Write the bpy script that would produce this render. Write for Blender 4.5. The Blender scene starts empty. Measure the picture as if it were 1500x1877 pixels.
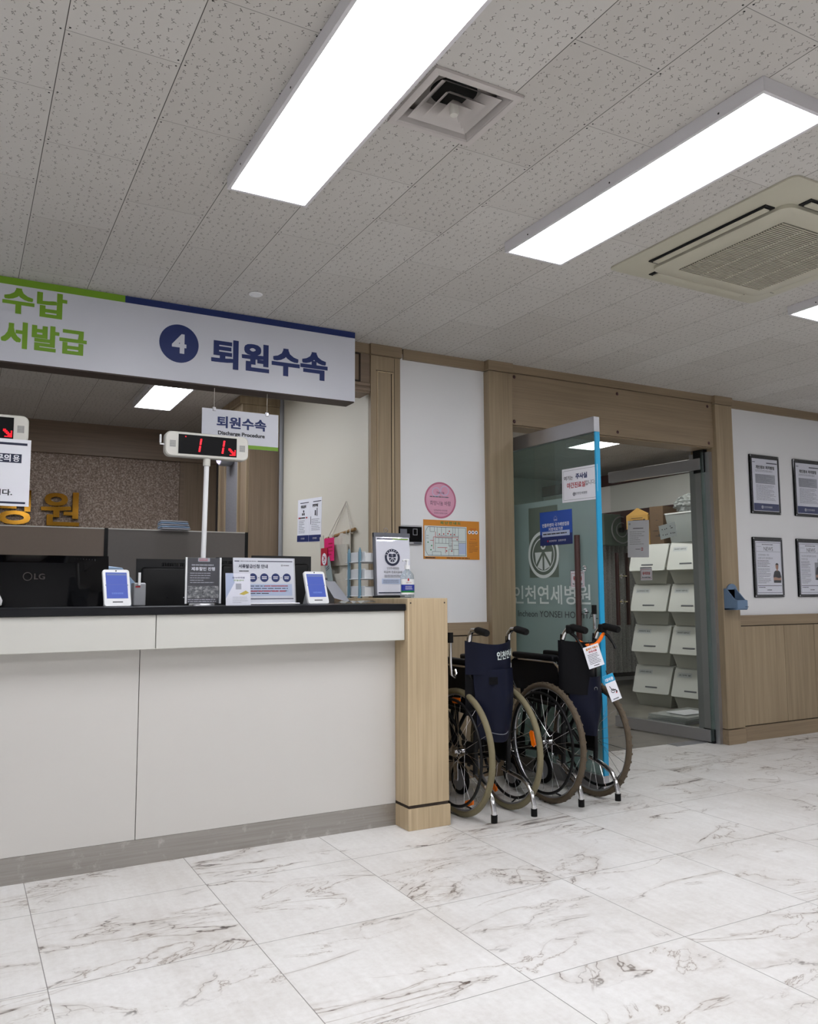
import bpy, bmesh, math, random
from mathutils import Vector, Matrix
random.seed(7)
PI = math.pi
C = bpy.context.scene.collection
SC = bpy.context.scene

# ------------------------------------------------------------------ camera
CX, CY, CZ = 0.0, 0.0, 1.10
YAW, PITCH, ROLL, F = math.radians(28.599), math.radians(5.618), math.radians(-0.2875), 1508.15
fw = Vector((math.sin(YAW)*math.cos(PITCH), math.cos(YAW)*math.cos(PITCH), math.sin(PITCH)))
r0 = Vector((math.cos(YAW), -math.sin(YAW), 0)); u0 = r0.cross(fw)
rt = r0*math.cos(ROLL)+u0*math.sin(ROLL); up = -r0*math.sin(ROLL)+u0*math.cos(ROLL)
cam = bpy.data.cameras.new('camera'); camo = bpy.data.objects.new('camera', cam); C.objects.link(camo)
cam.sensor_fit = 'VERTICAL'; cam.sensor_height = 36.0; cam.lens = F/1877*36.0; cam.clip_start = .05
camo.matrix_world = Matrix(((rt.x, up.x, -fw.x, CX), (rt.y, up.y, -fw.y, CY), (rt.z, up.z, -fw.z, CZ), (0, 0, 0, 1)))
SC.camera = camo
# ------------------------------------------------------------------ world, exposure, lamp strength
w = bpy.data.worlds.new('world'); SC.world = w; w.use_nodes = True
w.node_tree.nodes['Background'].inputs[0].default_value = (.9, .95, 1, 1)
w.node_tree.nodes['Background'].inputs[1].default_value = 0.05
SC.view_settings.view_transform = 'Standard'; SC.view_settings.look = 'None'
SC.view_settings.exposure = 0.0; SC.view_settings.gamma = 1.0; SC.view_settings.use_curve_mapping = False
LAMP = 21.0            # strength of the ceiling panels
ROOM_LAMP = 15.0       # strength of the panel in the treatment room
OFFICE_LAMP = 19.0

H = 2.56              # ceiling height
WY = 4.25             # face of the back wall

# ------------------------------------------------------------------ materials
def lin(c):
    c = c/255.0
    return c/12.92 if c <= .04045 else ((c+.055)/1.055)**2.4
def col(rgb): return (lin(rgb[0]), lin(rgb[1]), lin(rgb[2]), 1)
class NT:
    def __init__(s, name):
        s.m = bpy.data.materials.new(name); s.m.use_nodes = True
        s.t = s.m.node_tree; s.b = s.t.nodes['Principled BSDF']
    def n(s, typ, **k):
        o = s.t.nodes.new(typ)
        for a, v in k.items():
            if a.startswith('i_'): o.inputs[int(a[2:])].default_value = v
            else: setattr(o, a, v)
        return o
    def set(s, sock, v):
        if isinstance(v, bpy.types.NodeSocket): s.t.links.new(v, sock)
        else: sock.default_value = v
    def math(s, op, a, b=0.0, c=None, clamp=False):
        o = s.t.nodes.new('ShaderNodeMath'); o.operation = op; o.use_clamp = clamp
        s.set(o.inputs[0], a); s.set(o.inputs[1], b)
        if c is not None: s.set(o.inputs[2], c)
        return o.outputs[0]
    def sep(s, v):
        o = s.t.nodes.new('ShaderNodeSeparateXYZ'); s.set(o.inputs[0], v); return o.outputs
    def comb(s, x, y, z=0.0):
        o = s.t.nodes.new('ShaderNodeCombineXYZ'); s.set(o.inputs[0], x); s.set(o.inputs[1], y); s.set(o.inputs[2], z); return o.outputs[0]
    def pos(s): return s.n('ShaderNodeNewGeometry').outputs['Position']
    def obj(s): return s.n('ShaderNodeTexCoord').outputs['Object']
    def mapping(s, v, loc=(0,0,0), rot=(0,0,0), scale=(1,1,1)):
        o = s.n('ShaderNodeMapping'); s.set(o.inputs[0], v)
        o.inputs[1].default_value = loc; o.inputs[2].default_value = rot; o.inputs[3].default_value = scale
        return o.outputs[0]
    def noise(s, v, scale, detail=3.0, rough=.5, dist=0.0, out=0):
        o = s.n('ShaderNodeTexNoise'); s.set(o.inputs['Vector'], v)
        o.inputs['Scale'].default_value = scale; o.inputs['Detail'].default_value = detail
        o.inputs['Roughness'].default_value = rough; o.inputs['Distortion'].default_value = dist
        return o.outputs[out]
    def white(s, v, out='Value'):
        o = s.n('ShaderNodeTexWhiteNoise', noise_dimensions='3D'); s.set(o.inputs['Vector'], v); return o.outputs[out]
    def ramp(s, v, stops):
        o = s.n('ShaderNodeValToRGB'); s.set(o.inputs[0], v)
        e = o.color_ramp.elements
        while len(e) < len(stops): e.new(.5)
        for i, (p, c) in enumerate(stops):
            e[i].position = p; e[i].color = col(c) if not isinstance(c, float) else (c, c, c, 1)
        return o.outputs[0]
    def mix(s, f, a, b):
        o = s.n('ShaderNodeMix', data_type='RGBA'); s.set(o.inputs[0], f); s.set(o.inputs[6], a); s.set(o.inputs[7], b); return o.outputs[2]
    def smooth(s, v, a, b):    # 0 at a, 1 at b
        o = s.n('ShaderNodeMapRange', interpolation_type='SMOOTHSTEP'); s.set(o.inputs[0], v)
        o.inputs[1].default_value = a; o.inputs[2].default_value = b; return o.outputs[0]
    def bump(s, h, strength=.2, dist=.002):
        o = s.n('ShaderNodeBump'); o.inputs['Strength'].default_value = strength; o.inputs['Distance'].default_value = dist
        s.set(o.inputs['Height'], h); s.t.links.new(o.outputs[0], s.b.inputs['Normal'])
    def base(s, c): s.set(s.b.inputs['Base Color'], c)
M = {}
def plain(name, rgb, rough=.5, metal=0.0, var=.04, scale=8.0, spec=.5, coat=0.0, bump=0.0):
    t = NT(name); c = col(rgb)
    n = t.noise(t.obj(), scale, 3)
    d = tuple(x*(1-var) for x in c[:3])+(1,); l = tuple(min(1, x*(1+var)) for x in c[:3])+(1,)
    t.base(t.mix(n, d, l)); t.b.inputs['Roughness'].default_value = rough; t.b.inputs['Metallic'].default_value = metal
    t.b.inputs['Specular IOR Level'].default_value = spec; t.b.inputs['Coat Weight'].default_value = coat
    if bump: t.bump(t.noise(t.obj(), 300, 2), bump, .001)
    M[name] = t.m; return t.m
def emit(name, rgb, strength, own=None):
    t = NT(name); t.base(col(rgb if own is None else (own,)*3)); t.b.inputs['Emission Color'].default_value = col(rgb); t.b.inputs['Emission Strength'].default_value = strength
    M[name] = t.m
def wood(name, dark, light, axis=2, rough=.5, grain=1.0, spec=.4):
    t = NT(name); p = t.pos()
    st = [38*grain, 38*grain, 38*grain]; st[axis] = 1.3
    st2 = [160, 160, 160]; st2[axis] = 2.5
    n1 = t.noise(t.mapping(p, scale=st), 1.0, 4, .6)
    n2 = t.noise(t.mapping(p, scale=st2), 1.0, 2, .5)
    st3 = [4, 4, 4]; st3[axis] = .5
    n3 = t.noise(t.mapping(p, scale=st3), 1.0, 3, .5, 1.0)
    v = t.math('ADD', t.math('MULTIPLY', n1, .45), t.math('ADD', t.math('MULTIPLY', n2, .25), t.math('MULTIPLY', n3, .3)))
    t.base(t.ramp(v, [(.36, dark), (.5, tuple((a+b)/2 for a, b in zip(dark, light))), (.64, light)]))
    t.b.inputs['Roughness'].default_value = rough; t.b.inputs['Specular IOR Level'].default_value = spec
    t.bump(n2, .12, .0008); M[name] = t.m
def glassmat(name, tint=(235, 245, 242), alpha=.12, rough=.02, frost=None):
    # architectural pane: mostly see-through, with a clear-coat like reflection
    t = NT(name); tr = t.n('ShaderNodeBsdfTransparent'); tr.inputs[0].default_value = col(tint)
    gl = t.n('ShaderNodeBsdfGlossy'); gl.inputs['Roughness'].default_value = rough; gl.inputs[0].default_value = (1, 1, 1, 1)
    fr = t.n('ShaderNodeFresnel'); fr.inputs[0].default_value = 1.45
    front = t.math('SUBTRACT', 1.0, t.n('ShaderNodeNewGeometry').outputs['Backfacing'])      # only the outer face mirrors, no total inner reflection in a thin pane
    mx = t.n('ShaderNodeMixShader'); t.t.links.new(t.math('MULTIPLY', fr.outputs[0], front), mx.inputs[0]); t.t.links.new(tr.outputs[0], mx.inputs[1]); t.t.links.new(gl.outputs[0], mx.inputs[2])
    out = t.t.nodes['Material Output']; last = mx
    if frost:
        df = t.n('ShaderNodeBsdfDiffuse'); df.inputs[0].default_value = col(frost)
        m2 = t.n('ShaderNodeMixShader'); m2.inputs[0].default_value = alpha
        t.t.links.new(mx.outputs[0], m2.inputs[1]); t.t.links.new(df.outputs[0], m2.inputs[2]); last = m2
    t.t.links.new(last.outputs[0], out.inputs[0]); M[name] = t.m

def ceiling_mat():
    t = NT('ceiling_tile'); s = t.sep(t.pos()); x, y = s[0], s[1]
    PX, PY, X0, Y0 = .2985, .597, .18, 2.183
    cx = t.math('DIVIDE', t.math('SUBTRACT', x, X0), PX); ix = t.math('FLOOR', cx)
    fx = t.math('MULTIPLY', t.math('SUBTRACT', cx, ix), PX)
    par = t.math('MULTIPLY', t.math('FRACT', t.math('MULTIPLY', ix, .5)), 2.0)           # 0 / 1 : running bond
    cy = t.math('ADD', t.math('DIVIDE', t.math('SUBTRACT', y, Y0), PY), t.math('MULTIPLY', par, .5)); iy = t.math('FLOOR', cy)
    fy = t.math('MULTIPLY', t.math('SUBTRACT', cy, iy), PY)
    dx = t.math('MINIMUM', fx, t.math('SUBTRACT', PX, fx)); dy = t.math('MINIMUM', fy, t.math('SUBTRACT', PY, fy))
    tid = t.comb(ix, iy, 3.0); r1 = t.white(tid)
    sx = t.math('SUBTRACT', 1.0, t.smooth(dx, .0006, .0016)); sy = t.math('SUBTRACT', 1.0, t.smooth(dy, .0004, .0012))
    groove = t.math('MAXIMUM', sx, t.math('MULTIPLY', sy, .75))
    # screw heads at the corners and half way along the long edges
    hy = t.math('ABSOLUTE', t.math('SUBTRACT', fy, PY/2))
    ddx = t.math('SUBTRACT', dx, .011)
    da = t.math('SUBTRACT', dy, .014)
    d1 = t.math('SQRT', t.math('ADD', t.math('MULTIPLY', ddx, ddx), t.math('MULTIPLY', da, da)))
    d2 = t.math('SQRT', t.math('ADD', t.math('MULTIPLY', ddx, ddx), t.math('MULTIPLY', hy, hy)))
    screw = t.math('SUBTRACT', 1.0, t.smooth(t.math('MINIMUM', d1, d2), .0024, .0034))
    # worm fissures
    def marks(P, ph, jit, kind):
        u = t.math('ADD', t.math('DIVIDE', x, P), ph); v = t.math('ADD', t.math('DIVIDE', y, P*1.15), ph*.7)
        iu, iv = t.math('FLOOR', u), t.math('FLOOR', v)
        cell = t.comb(iu, iv, 11.0+ph)
        rc = t.sep(t.white(cell, 'Color')); rv = t.white(t.comb(iv, iu, 5.0+ph))
        lu = t.math('MULTIPLY', t.math('SUBTRACT', t.math('SUBTRACT', u, iu), t.math('ADD', .5, t.math('MULTIPLY', t.math('SUBTRACT', rc[0], .5), jit))), P)
        lv = t.math('MULTIPLY', t.math('SUBTRACT', t.math('SUBTRACT', v, iv), t.math('ADD', .5, t.math('MULTIPLY', t.math('SUBTRACT', rc[1], .5), jit))), P*1.15)
        if kind == 'dot':
            d = t.math('SQRT', t.math('ADD', t.math('MULTIPLY', lu, lu), t.math('MULTIPLY', lv, lv)))
            return t.math('SUBTRACT', 1.0, t.smooth(d, .0010, .0018))
        ang = t.math('MULTIPLY', t.math('SUBTRACT', rc[2], .5), 1.1)
        ca, sa = t.math('COSINE', ang), t.math('SINE', ang)
        a = t.math('ADD', t.math('MULTIPLY', lu, ca), t.math('MULTIPLY', lv, sa))
        b = t.math('SUBTRACT', t.math('MULTIPLY', lv, ca), t.math('MULTIPLY', lu, sa))
        wv = t.math('MULTIPLY', t.math('SINE', t.math('ADD', t.math('MULTIPLY', b, 470.0), t.math('MULTIPLY', rv, 6.28))), .0028)
        c1 = t.math('SUBTRACT', 1.0, t.smooth(t.math('ABSOLUTE', t.math('SUBTRACT', a, wv)), .0006, .0017))
        c1 = t.math('MULTIPLY', c1, t.math('LESS_THAN', t.math('ABSOLUTE', b), .0092))
        # second arm making a Y on some
        br = t.math('ABSOLUTE', t.math('SUBTRACT', a, t.math('MULTIPLY', b, 1.2)))
        c2 = t.math('MULTIPLY', t.math('SUBTRACT', 1.0, t.smooth(br, .0006, .0018)), t.math('MULTIPLY', t.math('LESS_THAN', b, .0075), t.math('GREATER_THAN', b, .0)))
        c2 = t.math('MULTIPLY', c2, t.math('GREATER_THAN', rv, .7))
        return t.math('MULTIPLY', t.math('MAXIMUM', c1, c2), t.math('GREATER_THAN', rc[1], .12))
    mk = t.math('MAXIMUM', marks(.034, .0, .5, 'worm'), marks(.029, .37, .7, 'dot'))
    edge = t.math('MULTIPLY', t.smooth(dx, .006, .008), t.smooth(dy, .006, .008))
    mk = t.math('MULTIPLY', mk, edge)
    n = t.noise(t.pos(), 3.0, 4)
    b0 = t.ramp(t.math('ADD', t.math('MULTIPLY', r1, .55), t.math('MULTIPLY', n, .45)), [(.1, (190, 186, 180)), (.9, (204, 201, 196))])
    c = t.mix(t.math('MULTIPLY', mk, .80), b0, col((70, 66, 60)))
    c = t.mix(groove, c, col((62, 58, 54)))
    c = t.mix(screw, c, col((14, 13, 13)))
    t.base(c); t.b.inputs['Roughness'].default_value = .75; t.b.inputs['Specular IOR Level'].default_value = .25
    t.bump(t.math('SUBTRACT', 1.0, t.math('MAXIMUM', groove, mk)), .35, .0015)
    M['ceiling_tile'] = t.m

def floor_mat():
    t = NT('marble_tile'); s = t.sep(t.pos()); x, y = s[0], s[1]
    PX, PY, X0, Y0 = .608, .615, .265, 2.615
    cx = t.math('DIVIDE', t.math('SUBTRACT', x, X0), PX); ix = t.math('FLOOR', cx)
    cy = t.math('DIVIDE', t.math('SUBTRACT', y, Y0), PY); iy = t.math('FLOOR', cy)
    fx = t.math('MULTIPLY', t.math('SUBTRACT', cx, ix), PX); fy = t.math('MULTIPLY', t.math('SUBTRACT', cy, iy), PY)
    dx = t.math('MINIMUM', fx, t.math('SUBTRACT', PX, fx)); dy = t.math('MINIMUM', fy, t.math('SUBTRACT', PY, fy))
    gr = t.math('SUBTRACT', 1.0, t.smooth(t.math('MINIMUM', dx, dy), .0007, .0020))
    rc = t.n('ShaderNodeTexWhiteNoise', noise_dimensions='3D'); t.set(rc.inputs['Vector'], t.comb(ix, iy, 9.0)); off = rc.outputs['Color']
    o2 = t.n('ShaderNodeVectorMath', operation='MULTIPLY_ADD'); t.set(o2.inputs[0], off); o2.inputs[1].default_value = (9, 9, 9); t.set(o2.inputs[2], t.pos())
    p = t.mapping(o2.outputs[0], rot=(0, 0, math.radians(-38)), scale=(1.0, 2.3, 1.0))
    wob = t.noise(p, 5.5, 7, .62)
    # large connected veins from a warped noise iso-line, thickness modulated
    nA = t.noise(p, .85, 6, .56, .7); nB = t.noise(t.mapping(p, loc=(4, 7, 2)), 1.5, 6, .58, 1.1); nG = t.noise(t.mapping(p, loc=(9, 1, 5)), 1.6, 3, .5)
    nW = t.noise(p, 6.0, 3, .6)
    dA = t.math('ABSOLUTE', t.math('SUBTRACT', nA, .5)); dB = t.math('ABSOLUTE', t.math('SUBTRACT', nB, .47))
    thA = t.math('MULTIPLY', t.smooth(nW, .38, .72), .008); thA = t.math('ADD', thA, .0022)
    vA = t.math('SUBTRACT', 1.0, t.math('DIVIDE', dA, thA), clamp=True)
    vB = t.math('SUBTRACT', 1.0, t.math('DIVIDE', dB, .006), clamp=True)
    hA = t.math('SUBTRACT', 1.0, t.smooth(dA, .0, .035)); hB = t.math('SUBTRACT', 1.0, t.smooth(dB, .0, .03))
    gA = t.smooth(nG, .45, .57); gB = t.smooth(nG, .43, .56)
    cloud = t.noise(t.pos(), 2.2, 6, .6)
    streak = t.noise(t.mapping(t.pos(), rot=(0, 0, .5), scale=(30, 3, 1)), 1.0, 4, .6)
    fine = t.noise(t.pos(), 45, 4, .7)
    mixv = t.math('ADD', t.math('MULTIPLY', cloud, .5), t.math('ADD', t.math('MULTIPLY', streak, .2), t.math('MULTIPLY', fine, .3)))
    base = t.ramp(mixv, [(.36, (206, 202, 197)), (.52, (222, 220, 217)), (.66, (233, 232, 230))])
    c = t.mix(t.math('MULTIPLY', t.math('MAXIMUM', t.math('MULTIPLY', hA, gA), t.math('MULTIPLY', t.math('MULTIPLY', hB, gB), .6)), .30), base, col((158, 144, 128)))
    c = t.mix(t.math('MULTIPLY', t.math('MULTIPLY', vB, gB), .72), c, col((120, 101, 85)))
    c = t.mix(t.math('MULTIPLY', t.math('MULTIPLY', vA, gA), .9), c, col((84, 66, 54)))
    dk = t.math('MULTIPLY', t.math('MULTIPLY', t.smooth(nW, .55, .68), t.math('GREATER_THAN', vA, .45)), gA)
    c = t.mix(t.math('MULTIPLY', dk, .8), c, col((44, 32, 28)))
    c = t.mix(t.math('MULTIPLY', gr, .8), c, col((98, 93, 88)))
    t.base(c); t.b.inputs['Specular IOR Level'].default_value = .4
    t.set(t.b.inputs['Roughness'], t.math('ADD', .34, t.math('MULTIPLY', fine, .12)))
    t.bump(t.math('SUBTRACT', 1.0, gr), .3, .0015)
    M['marble_tile'] = t.m
ceiling_mat(); floor_mat()
wood('oak', (138, 121, 97), (166, 148, 121)); wood('oak_h', (132, 115, 93), (156, 137, 112), axis=0); plain('display_glass', (6, 6, 8), .5, spec=.15)
wood('oak_light', (168, 148, 118), (200, 180, 147), grain=1.5)
wood('oak_dark', (122, 105, 86), (144, 126, 106)); wood('oak_dark_h', (118, 101, 85), (140, 122, 104), axis=0)
plain('wall_white', (226, 226, 227), .6, var=.015, scale=1.5); plain('beige_wall', (214, 209, 194), .55, var=.02, scale=1.2)
plain('room_white', (226, 226, 224), .6, var=.02); plain('groove', (52, 42, 34), .8)
plain('laminate', (205, 202, 197), .38, var=.012, scale=2); plain('laminate2', (206, 205, 198), .36, var=.012, scale=2)
plain('black_top', (18, 19, 23), .34, var=.1, scale=30, spec=.3); plain('black', (7, 7, 8), .45, var=.1, spec=.25); plain('gloss_black', (5, 5, 7), .08, var=.05, spec=.3)
plain('black_matte', (13, 13, 15), .65, var=.1); plain('rubber', (11, 10, 10), .7, var=.15, spec=.2)
plain('white_plastic', (232, 233, 234), .3, var=.01); plain('off_white', (206, 204, 196), .4, var=.02); plain('lamp_frame', (214, 212, 215), .4, var=.02)
plain('grey_plastic', (150, 152, 156), .4, var=.03); plain('paper', (230, 231, 238), .7, var=.01); plain('paper_grey', (170, 172, 180), .7, var=.02)
plain('navy', (20, 40, 98), .5, var=.03); plain('navy_dark', (20, 28, 58), .5, var=.04); plain('green', (116, 160, 32), .5, var=.03)
plain('ink', (34, 36, 42), .6); plain('ink_grey', (96, 98, 106), .6); plain('red_ink', (176, 30, 40), .6); plain('pale_blue', (176, 188, 214), .6, var=.02)
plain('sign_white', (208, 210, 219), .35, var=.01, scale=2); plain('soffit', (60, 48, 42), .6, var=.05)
plain('partition_brown', (126, 113, 101), .8, var=.05, scale=60); plain('partition_grey', (112, 107, 102), .8, var=.05, scale=60)
plain('gold', (150, 108, 38), .12, metal=1.0, var=.1, scale=5)
plain('steel', (180, 176, 172), .32, metal=.9, var=.05, scale=12); plain('chrome', (214, 214, 216), .12, metal=1.0, var=.02); plain('alu', (180, 180, 184), .3, metal=.8, var=.03)
plain('cyan_tape', (30, 150, 196), .35, var=.04, spec=.5); plain('maroon', (62, 26, 26), .45, var=.1); plain('handle_wood', (58, 30, 26), .35, var=.15, scale=20)
plain('navy_vinyl', (11, 15, 34), .45, var=.12, scale=14, spec=.18); plain('black_vinyl', (6, 6, 10), .5, var=.1, scale=10, spec=.15)
plain('tyre_olive', (116, 108, 82), .7, var=.08, scale=40); plain('tyre_brown', (84, 72, 56), .75, var=.1, scale=40)
plain('orange', (236, 112, 12), .3, var=.06); plain('orange_map', (206, 132, 34), .5, var=.03); plain('map_white', (206, 216, 214), .5, var=.02)
plain('pink', (210, 152, 176), .45, var=.12, scale=10); plain('pink_dark', (182, 100, 128), .45, var=.04); plain('hot_pink', (222, 28, 110), .5, var=.03); plain('crimson', (176, 22, 48), .5)
plain('canvas', (196, 192, 180), .9, var=.05, scale=40, bump=.3); plain('cord_white', (206, 200, 190), .8)
plain('tray_white', (220, 222, 224), .35, var=.02); plain('tray_blue', (112, 150, 168), .35, var=.04)
plain('grey_green_card', (146, 160, 160), .6); plain('dispenser_blue', (104, 128, 156), .35, var=.03); plain('vent_white', (196, 190, 186), .45, var=.03)
plain('ac_cream', (190, 186, 168), .4, var=.03, scale=4); plain('ac_dark', (70, 68, 58), .7, var=.05); plain('cardboard', (150, 118, 74), .8, var=.06); plain('cardboard_y', (196, 152, 78), .7, var=.06)
plain('cardboard_d', (108, 86, 66), .8, var=.05)
plain('bin_white', (224, 225, 222), .35, var=.02); plain('bin_body', (188, 188, 180), .4, var=.03); plain('label_tape', (206, 210, 214), .5)
plain('room_grey', (150, 150, 146), .7, var=.04); plain('room_dark', (66, 60, 58), .7, var=.1); plain('yellow_poster', (196, 176, 60), .6, var=.1)
plain('stone_panel', (120, 118, 122), .8, var=.18, scale=60, bump=.3); plain('flyer_dark', (40, 40, 46), .3, var=.1); plain('skin', (176, 134, 112), .6); plain('hair', (30, 26, 26), .6)
plain('sanitizer_green', (20, 120, 60), .4); plain('label_blue', (26, 46, 150), .4); plain('film_green', (92, 106, 96), .5, var=.04); plain('notice_blue', (34, 78, 168), .45, var=.05)
plain('cloth_blue', (150, 176, 206), .7)
emit('lamp_panel', (247, 248, 253), LAMP); emit('lamp_office', (244, 247, 255), OFFICE_LAMP); emit('lamp_room', (255, 251, 247), ROOM_LAMP)
emit('led_red', (255, 16, 36), 1.6); emit('screen_blue', (58, 88, 196), .8, 12); emit('screen_bar', (104, 124, 186), .8, 12); emit('sconce_lens', (206, 196, 240), 1.5)
emit('screen_text', (120, 150, 225), .9, 12)
t = NT('terrazzo'); p_ = t.pos(); v_ = t.noise(p_, 90, 4, .7)
t.base(t.ramp(v_, [(.3, (92, 78, 68)), (.5, (142, 124, 110)), (.68, (196, 182, 168))])); t.b.inputs['Roughness'].default_value = .8; t.bump(v_, .6, .004); M['terrazzo'] = t.m
t = NT('curtain'); v_ = t.noise(t.mapping(t.pos(), scale=(160, 160, 160)), 1.0, 2, .6)
t.base(t.ramp(v_, [(.38, (138, 138, 136)), (.62, (196, 196, 194))])); t.b.inputs['Roughness'].default_value = .9; M['curtain'] = t.m
t = NT('kickplate'); v_ = t.noise(t.mapping(t.pos(), scale=(3, 3, 120)), 1.0, 4, .6); v2_ = t.noise(t.pos(), 14, 5, .7)
t.base(t.mix(t.smooth(v2_, .55, .75), t.ramp(v_, [(.3, (158, 154, 148)), (.7, (172, 168, 163))]), col((196, 194, 190)))); t.b.inputs['Roughness'].default_value = .38; t.b.inputs['Metallic'].default_value = .75; M['kickplate'] = t.m
t = NT('room_floor'); v_ = t.noise(t.pos(), 6, 5, .6)
t.base(t.ramp(v_, [(.3, (122, 118, 110)), (.7, (150, 146, 138))])); t.b.inputs['Roughness'].default_value = .3; M['room_floor'] = t.m
t = NT('photo_print'); v_ = t.noise(t.mapping(t.pos(), scale=(60, 60, 90)), 1.0, 5, .7)
t.base(t.ramp(v_, [(.35, (40, 42, 46)), (.5, (110, 112, 114)), (.65, (190, 188, 184))])); t.b.inputs['Roughness'].default_value = .35; M['photo_print'] = t.m
glassmat('glass_clear', (242, 245, 244)); glassmat('glass_door', (206, 220, 217), frost=(150, 168, 164), alpha=.10)
glassmat('glass_frost', (196, 214, 212), frost=(166, 188, 186), alpha=.55); glassmat('acrylic', (252, 252, 253), frost=(210, 214, 220), alpha=.03); glassmat('film_bag', (236, 238, 238), frost=(206, 210, 210), alpha=.36, rough=.12)
glassmat('pet', (235, 240, 242), frost=(190, 198, 204), alpha=.18)

# ------------------------------------------------------------------ mesh building
class B:
    def __init__(s): s.v = []; s.f = []
    def add(s, vs, fs):
        n = len(s.v); s.v += [tuple(v) for v in vs]; s.f += [tuple(i+n for i in f) for f in fs]; return s
    def box(s, x0, y0, z0, x1, y1, z1):
        return s.add([(x0,y0,z0),(x1,y0,z0),(x1,y1,z0),(x0,y1,z0),(x0,y0,z1),(x1,y0,z1),(x1,y1,z1),(x0,y1,z1)],
                     [(0,3,2,1),(4,5,6,7),(0,1,5,4),(1,2,6,5),(2,3,7,6),(3,0,4,7)])
    def hexa(s, p): return s.add(p, [(0,3,2,1),(4,5,6,7),(0,1,5,4),(1,2,6,5),(2,3,7,6),(3,0,4,7)])
    def rbox(s, x0, y0, z0, x1, y1, z1, r=.004, seg=2):
        bm = bmesh.new(); bmesh.ops.create_cube(bm, size=1)
        for v in bm.verts: v.co = Vector((x0+(v.co.x+.5)*(x1-x0), y0+(v.co.y+.5)*(y1-y0), z0+(v.co.z+.5)*(z1-z0)))
        r = min(r, .49*min(abs(x1-x0), abs(y1-y0), abs(z1-z0)))
        bmesh.ops.bevel(bm, geom=list(bm.edges), offset=r, segments=seg, affect='EDGES', profile=.5)
        return s.bm(bm)
    def bm(s, bm, mat=None):
        if mat is not None: bm.transform(mat)
        bm.verts.index_update(); s.add([v.co for v in bm.verts], [[v.index for v in f.verts] for f in bm.faces]); bm.free(); return s
    def prism(s, pts, d):          # polygon (3d points) extruded by vector d
        n = len(pts); d = Vector(d); P = [Vector(p) for p in pts]
        return s.add(P+[p+d for p in P], [tuple(range(n))[::-1], tuple(range(n, 2*n))]+[(i, (i+1) % n, (i+1) % n+n, i+n) for i in range(n)])
    def cyl(s, p0, p1, r, n=12, r1=None, cap=True):
        return s.tube([p0, p1], [r, r if r1 is None else r1], n, cap)
    def tube(s, pts, r, n=8, cap=True, closed=False):
        P = [Vector(p) for p in pts]; k = len(P); R = r if isinstance(r, (list, tuple)) else [r]*k
        vs = []; prev = None
        for i in range(k):
            if closed: t_ = (P[(i+1) % k]-P[i-1])
            else: t_ = P[min(i+1, k-1)]-P[max(i-1, 0)]
            t_.normalize()
            if prev is None:
                a = Vector((0, 0, 1)) if abs(t_.z) < .9 else Vector((1, 0, 0))
                a = (a-t_*a.dot(t_)).normalized()
            else: a = (prev-t_*prev.dot(t_)).normalized()
            prev = a; b = t_.cross(a)
            vs += [P[i]+(a*math.cos(2*PI*j/n)+b*math.sin(2*PI*j/n))*R[i] for j in range(n)]
        fs = []
        for i in range(k if closed else k-1):
            o = i*n; q = ((i+1) % k)*n
            fs += [(o+j, o+(j+1) % n, q+(j+1) % n, q+j) for j in range(n)]
        if cap and not closed: fs += [tuple(range(n))[::-1], tuple(range((k-1)*n, k*n))]
        return s.add(vs, fs)
    def lathe(s, prof, o=(0,0,0), n=24, axis=(0,0,1), ell=1.0):
        ax = Vector(axis).normalized(); a = Vector((1,0,0)) if abs(ax.x) < .9 else Vector((0,1,0))
        a = (a-ax*a.dot(ax)).normalized(); b = ax.cross(a); o = Vector(o); vs = []; fs = []
        for (r, h) in prof: vs += [o+ax*h+(a*math.cos(2*PI*j/n)+b*math.sin(2*PI*j/n)*ell)*r for j in range(n)]
        for i in range(len(prof)-1): fs += [(i*n+j, i*n+(j+1) % n, (i+1)*n+(j+1) % n, (i+1)*n+j) for j in range(n)]
        fs += [tuple(range(n))[::-1], tuple(range((len(prof)-1)*n, len(prof)*n))]
        return s.add(vs, fs)
    def torus(s, c, R, r, axis='x', n=56, m=8, a0=0, a1=2*PI, rx=None):
        full = abs(a1-a0-2*PI) < 1e-6; k = n if full else n+1
        pts = []
        for i in range(k):
            a = a0+(a1-a0)*i/n
            o = {'x': (0, math.cos(a)*R, math.sin(a)*R), 'z': (math.cos(a)*R, math.sin(a)*R, 0), 'y': (math.cos(a)*R, 0, math.sin(a)*R)}[axis]
            pts.append(Vector(c)+Vector(o))
        return s.tube(pts, r, m, True, full)
    def rot(s, ang, axis='Z', at=(0,0,0)):
        Rm = Matrix.Rotation(ang, 3, axis); A = Vector(at)
        s.v = [tuple(Rm @ (Vector(v)-A)+A) for v in s.v]; return s
ORG = {}
SPLIT = {'screw', 'side_edge', 'corner_stud', 'mount_screw', 'dowel_mark', 'moulding', 'groove_line', 'edge_bead', 'edge_moulding', 'symbols', 'step_circle', 'step_dot', 'pictogram', 'pictogram_mark', 'digits', 'support_pole', 'vent_slot', 'icon_box', 'chart_block', 'flower', 'louvre_pin'}
def islands(b):
    par = list(range(len(b.v)))
    def find(i):
        while par[i] != i: par[i] = par[par[i]]; i = par[i]
        return i
    for f in b.f:
        for i in f[1:]: par[find(i)] = find(f[0])
    g = {}
    for f in b.f: g.setdefault(find(f[0]), []).append(f)
    out = []
    for fs in g.values():
        ids = sorted({i for f in fs for i in f}); mp = {o_: n_ for n_, o_ in enumerate(ids)}
        q = B(); q.v = [b.v[i] for i in ids]; q.f = [tuple(mp[i] for i in f) for f in fs]; out.append(q)
    return out
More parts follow.
